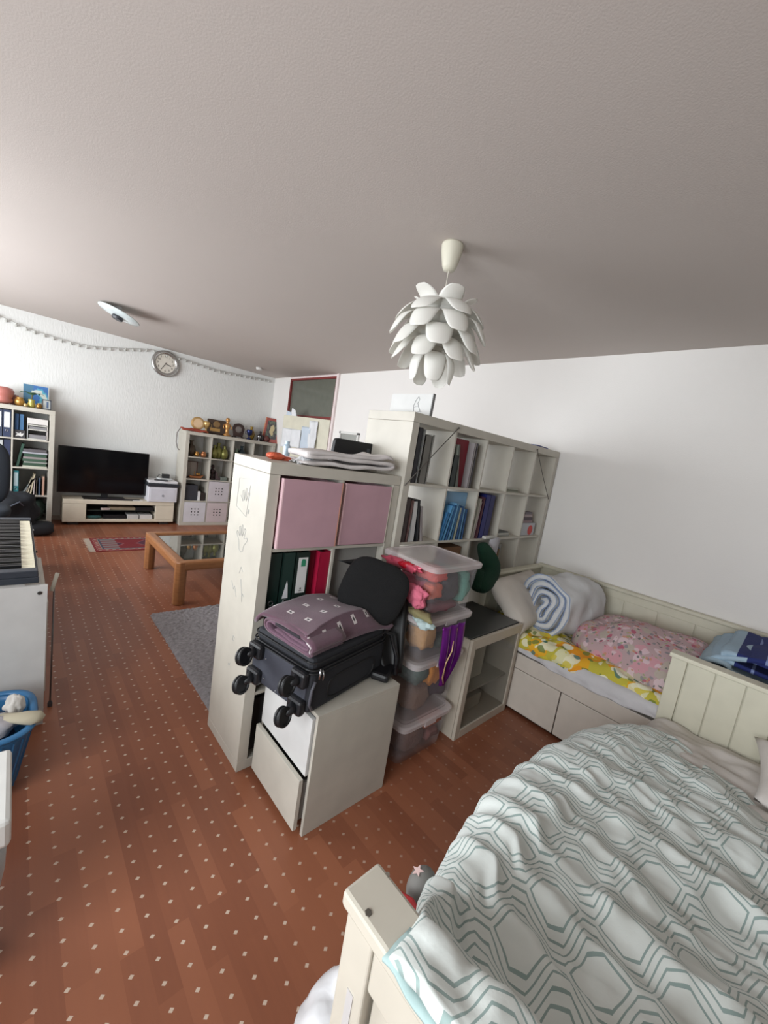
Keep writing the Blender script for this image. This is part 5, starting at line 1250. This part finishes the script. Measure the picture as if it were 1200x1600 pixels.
# blue blanket on a pillow behind the headboard
pillow('pillow', 'white pillow under the folded blue blanket on the day bed', (2.93, -.10, .62), (.33, .30, .11), SHEET, (0, 0, .05), 9)
t = thing('folded_blanket', 'folded navy and pale blue checked blanket on the day bed behind the headboard', 'blanket', (2.93, -.12, .745), .0)
path = [(.46, .0), (.1, .0), (-.22, .0), (-.335, .02), (-.35, .055), (-.30, .085), (-.22, .075), (-.24, .045), (-.15, .04), (.2, .05), (.46, .05)]
m2, nt, bb_ = newmat('blue_check', .9); tc = nt.nodes.new('ShaderNodeTexCoord'); sp = nt.nodes.new('ShaderNodeSeparateXYZ'); nt.links.new(tc.outputs['Object'], sp.inputs[0])
xx = X(sp.outputs[0]); yy = X(sp.outputs[1]); zz = X(sp.outputs[2])
st = xx.gt(-.205)*((xx*3.1).fract()-.35).abs().gt(.045); line = (xx+.125).abs().lt(.006)
c = mixc(st, lin((150, 172, 188)), lin((26, 38, 96))); c = mixc(line, c, lin((120, 134, 176)))
nt.links.new(c, bb_.inputs['Base Color']); bump(nt, bb_, texnoise(tc.outputs['Object'], 60, 3), .3, .01)
RYB = -.0
o = B().ribbon(path, .022, .56, ns=20, nz=.012, nf=6, seed=11).o('lower_fold', M((158, 178, 190), .9, bump=.3), t, smooth=True, rot=(0, 0, -PI/2))
path = [(.36, .0), (.1, .002), (-.16, .004), (-.25, .03), (-.24, .06), (-.15, .065), (.1, .045), (.34, .04)]
o = B().ribbon(path, .02, .54, ns=20, nz=.012, nf=6, seed=14).o('middle_fold', m2, t, smooth=True, loc=(0, .02, .080), rot=(0, 0, -PI/2))
path = [(-.34, -.02), (-.33, .02), (-.25, .05), (-.12, .085), (.05, .10), (.25, .10), (.45, .09)]
o = B().ribbon(path, .024, .56, ns=20, nz=.012, nf=5, seed=17).o('top_fold', m2, t, smooth=True, loc=(0, -.02, .072), rot=(0, 0, -PI/2))

# ------------------------------------------------------------------ near bed
t = thing('bed', 'cream wooden bed in the foreground with a panelled footboard and headboard', 'bed', (.43, .385, 0))
FB = M((200, 194, 180), .4, name='bed_cream')
B().bx(.0, .065, -.065, -.0, 0, .835).o('post', FB, t, bev=.004)
B().bx(.0, .065, -1.45, -1.385, 0, .835).o('post', FB, t, bev=.004)
B().bx(.004, .06, -1.385, -.065, .735, .835).bx(.006, .058, -1.385, -.065, .10, .24).o('footboard_rail', FB, t, bev=.005)
k = 0; y = -.068
while y > -1.38:
    B().bx(.018, .044, max(-1.384, y-.094), y-.003, .22, .74).o('board', FB, t, bev=.004); y -= .095
B().bx(-.012, .07, -1.46, .008, .836, .868).o('foot_cap', FB, t, bev=.007)
b = B(); b.lathe([(.006, 0), (.006, .002)], seg=6); b.o('paint_chip', M((86, 80, 72), .8), t, loc=(.0, -.045, .8675))
b = B(); b.lathe([(.004, 0), (.0045, .002)], seg=5); b.o('paint_chip', M((120, 112, 100), .8), t, loc=(.066, -.02, .8675))
B().bx(-.0015, .0, -.045, -.03, .62, .70).o('scuff', M((190, 186, 184), .8), t)
X0, X1 = 2.03, 2.085
B().bx(X0, X1, -.135, -.07, 0, .82).o('head_post', CREAM, t, bev=.003); B().bx(X0, X1, -1.45, -1.385, 0, .82).o('head_post', CREAM, t, bev=.003)
B().bx(X0+.012, X1-.01, -1.385, -.135, .10, .82).o('head_panel', CREAM, t, bev=.002)
y = -.138
while y > -1.36:
    B().bx(X0+.005, X0+.0115, y-.109, y-.002, .30, .815).o('board', CREAM, t, bev=.003); y -= .111
B().bx(X0-.018, X1+.006, -1.46, -.06, .8205, .843).o('head_cap', CREAM, t, bev=.005)
B().bx(.065, 2.03, -.075, -.05, .18, .36).bx(.065, 2.03, -1.43, -1.405, .18, .36).o('side_rail', FB, t, bev=.003)
B().bx(.07, 2.03, -1.40, -.08, .26, .28).o('slat_base', M((180, 160, 130), .7), t)
tag(B().bx(.0, 1.90, -1.28, 0, 0, .20).o('mattress', M((208, 206, 202), .8), loc=(.52, .30, .282), bev=.03), 'thick mattress under the hexagon patterned duvet', 'mattress')

# bottom sheet and beige pillow at the head
SH2 = M((216, 210, 204), .9, bump=.3, bscale=25, name='beige_sheet')
def f(u, v):
    x = 1.95+.50*u; y = -.95+1.31*v
    z = .505+.030*noise.noise(Vector((x*7, y*4, 3)))+.012*noise.noise(Vector((x*18, y*12, 1)))+.02*math.sin(PI*u)
    e = (1-v)*1.31
    if e < .10: k = 1-e/.10; z -= .10*k*k; y -= .02*k
    return Vector((x, y, z))
heap('fitted_sheet', 'crumpled beige sheet at the head of the foreground bed', 'sheet', f, 50, 70, SH2, .01)
pillow('pillow', 'beige pillow lying at the head of the foreground bed on the right', (2.23, -.36, .60), (.20, .30, .085), SH2, (0, -.18, .1), 6)

# the duvet
def yedge(x):
    T = [(.40, .30), (.46, .33), (.52, .365), (.60, .40), (.73, .440), (.81, .458), (.92, .48), (1.09, .512), (1.35, .525), (1.6, .515), (1.85, .488), (2.05, .445), (2.2, .395), (2.4, .35)]
    for i in range(len(T)-1):
        if T[i][0] <= x <= T[i+1][0]: k = (x-T[i][0])/(T[i+1][0]-T[i][0]); return T[i][1]*(1-k)+T[i+1][1]*k
    return T[-1][1]
def sst(a, b_, x): k = min(1, max(0, (x-a)/(b_-a))); return k*k*(3-2*k)
def ridge(x, y, px, py, ang, L, Wd, h):
    c, s = math.cos(ang), math.sin(ang); u = (x-px)*c+(y-py)*s; v = -(x-px)*s+(y-py)*c
    v += .03*math.sin(u*6)
    return h*math.exp(-(v/Wd)**2)*math.exp(-(u/L)**4)
RG = [(.78, .22, -1.45, .30, .026, .040), (.90, .20, -1.38, .42, .030, .038), (1.02, .12, -1.35, .40, .034, .046), (.66, .10, -1.5, .3, .024, .035), (1.18, .16, -1.25, .36, .036, .036), (1.40, .12, -1.1, .4, .045, .034),
      (1.12, -.22, -1.2, .4, .040, .040), (1.50, -.2, -.95, .45, .05, .038), (.86, -.15, -1.35, .32, .030, .040), (1.66, .12, -.9, .36, .045, .030), (1.35, -.45, -.9, .5, .05, .040), (1.78, -.12, -.7, .32, .045, .028), (.72, -.35, -1.3, .3, .034, .03), (2.0, .12, -.9, .25, .03, .02), (.58, .05, -1.5, .3, .02, .025)]
def topz(x, y):
    z = .605+.03*math.sin(x*2.2)+.028*noise.noise(Vector((x*2.6, y*2.6, 7)))
    z += .016*noise.noise(Vector((x*6+y*5, (y*2-x)*2.0, 3)))
    z += .245*(1-sst(.48, .70, x))*sst(.44, .14, y)
    z += .03*(1-sst(.8, 1.6, x))
    for r in RG: z += .45*ridge(x, y, *r)
    z -= .05*sst(1.95, 2.25, x)
    z += .009*(1-abs(noise.noise(Vector((x*9+y*3, y*3.2, 11))))*3)+.005*(1-abs(noise.noise(Vector((x*17+y*7, y*7, 5))))*3)
    return z
def dv(u, v):
    # v: 0 at the hem of the visible side, 1 far side; u: foot to head
    xh = 2.29
    yy_ = -1.02
    ar = v*1.75
    # cross section by arc length
    hem = .20
    x = .415+(xh-.415)*u
    ye = yedge(x)
    if ar < hem:
        k = ar/hem; y = ye-.035*(1-k)**1.0+0*k; zz = None; lo = .33
        kk = k
        zt = topz(x, ye-.16)
        z = lo+(zt-.10-lo)*kk; y = ye-.03*(1-kk)
    elif ar < hem+.20:
        k = (ar-hem)/.20; a = k*PI/2
        zt = topz(x, ye-.16); y = ye-.16*(1-math.cos(a)); z = (zt-.10)+.10*math.sin(a)
    else:
        y = ye-.16-(ar-hem-.20)*(1.36/1.35); z = topz(x, y)
    lim = 2.28-max(0, .2-y)*.62
    xf = .512-.10*sst(.34, .27, y) if y > .26 else .412
    x2 = xf+(x-.415)*(lim-xf)/(xh-.415)
    if y > .26: z -= .10*sst(.27, .34, y)*(1-sst(.0, .10, u))
    z += .010*noise.noise(Vector((x2*14, y*14, z*9)))+.004*noise.noise(Vector((x2*30, y*30, z*20)))
    if u > .97: z -= .03*(u-.97)/.03
    return Vector((x2, y, z))
b = B(); NU, NV = 230, 220
vs = b.grid(dv, NU, NV)
uvl = b.bm.loops.layers.uv.new('UVMap')
b.bm.verts.index_update()
idx = {}
for i in range(NU):
    for j in range(NV): idx[vs[i][j]] = (i, j)
for fc_ in b.bm.faces:
    for lp in fc_.loops:
        i, j = idx[lp.vert]; co = lp.vert.co; yv = yedge(min(2.4, .415+1.875*i/(NU-1)))-j/(NV-1)*1.75
        if j/(NV-1)*1.75 > .4: yv = co.y-.10
        else: yv = yedge(.415+1.875*i/(NU-1))+.14-(j/(NV-1)*1.75)
        lp[uvl].uv = (co.x-.955+.0, yv-.323+.10)
o = b.o('hexagon_duvet', mat_duvet(), smooth=True)
md = o.modifiers.new('s', 'SOLIDIFY'); md.thickness = .02; md.offset = -1
tag(o, 'large white duvet with grey-green nested hexagon lines on the foreground bed', 'duvet')
# pale teal lining peeping out at the foot corner
b = B()
def f(u, v):
    y = .283-.75*u; x = .408+.06*v-.008*noise.noise(Vector((u*14, 0, 1))); z = .871+.004*v+.006*noise.noise(Vector((u*16, v*3, 0)))
    return Vector((x, y, z))
b.grid(f, 60, 6); q = b.o('teal_lining', M((172, 196, 194), .9, bump=.3, bscale=30), o, smooth=True); md = q.modifiers.new('s', 'SOLIDIFY'); md.thickness = .006
clump('white_plastic_bag', 'white bag bulging on the floor beside the footboard post', 'bag', (.60, .50, .16), (.105, .10, .16), M((224, 224, 226), .6, bump=.2, bscale=30), 31, .25, 1.5)
o = B().ball((0, 0, 0), (.045, .035, .05), 12).o('star_ball', M((118, 116, 112), .8), smooth=True, loc=(.80, .475, .50)); tag(o, 'small grey cushion with a pink star peeping out at the duvet edge', 'cushion')
b = B(); pts = []
for k in range(10): a = PI/2+k*PI/5; r = .016 if k % 2 == 0 else .007; pts.append((r*math.cos(a), r*math.sin(a)))
b.prism(pts, 0, .002, 'z'); q = b.o('pink_star', M((220, 190, 186), .8), o, loc=(-.012, .012, .046), rot=(-.2, -.2, 0))
o = B().prism([(-.05, 0), (.03, -.01), (.05, .03), (.0, .055), (-.04, .03)], -.03, .03, 'x').o('red_pouch', M((168, 40, 44), .7), loc=(.70, .445, .50), bev=.008); tag(o, 'red fabric pouch with a white rim at the duvet edge by the footboard', 'pouch')
B().bx(-.032, .032, -.055, .03, -.012, .002).o('white_rim', M((206, 202, 196), .8), o, bev=.004)
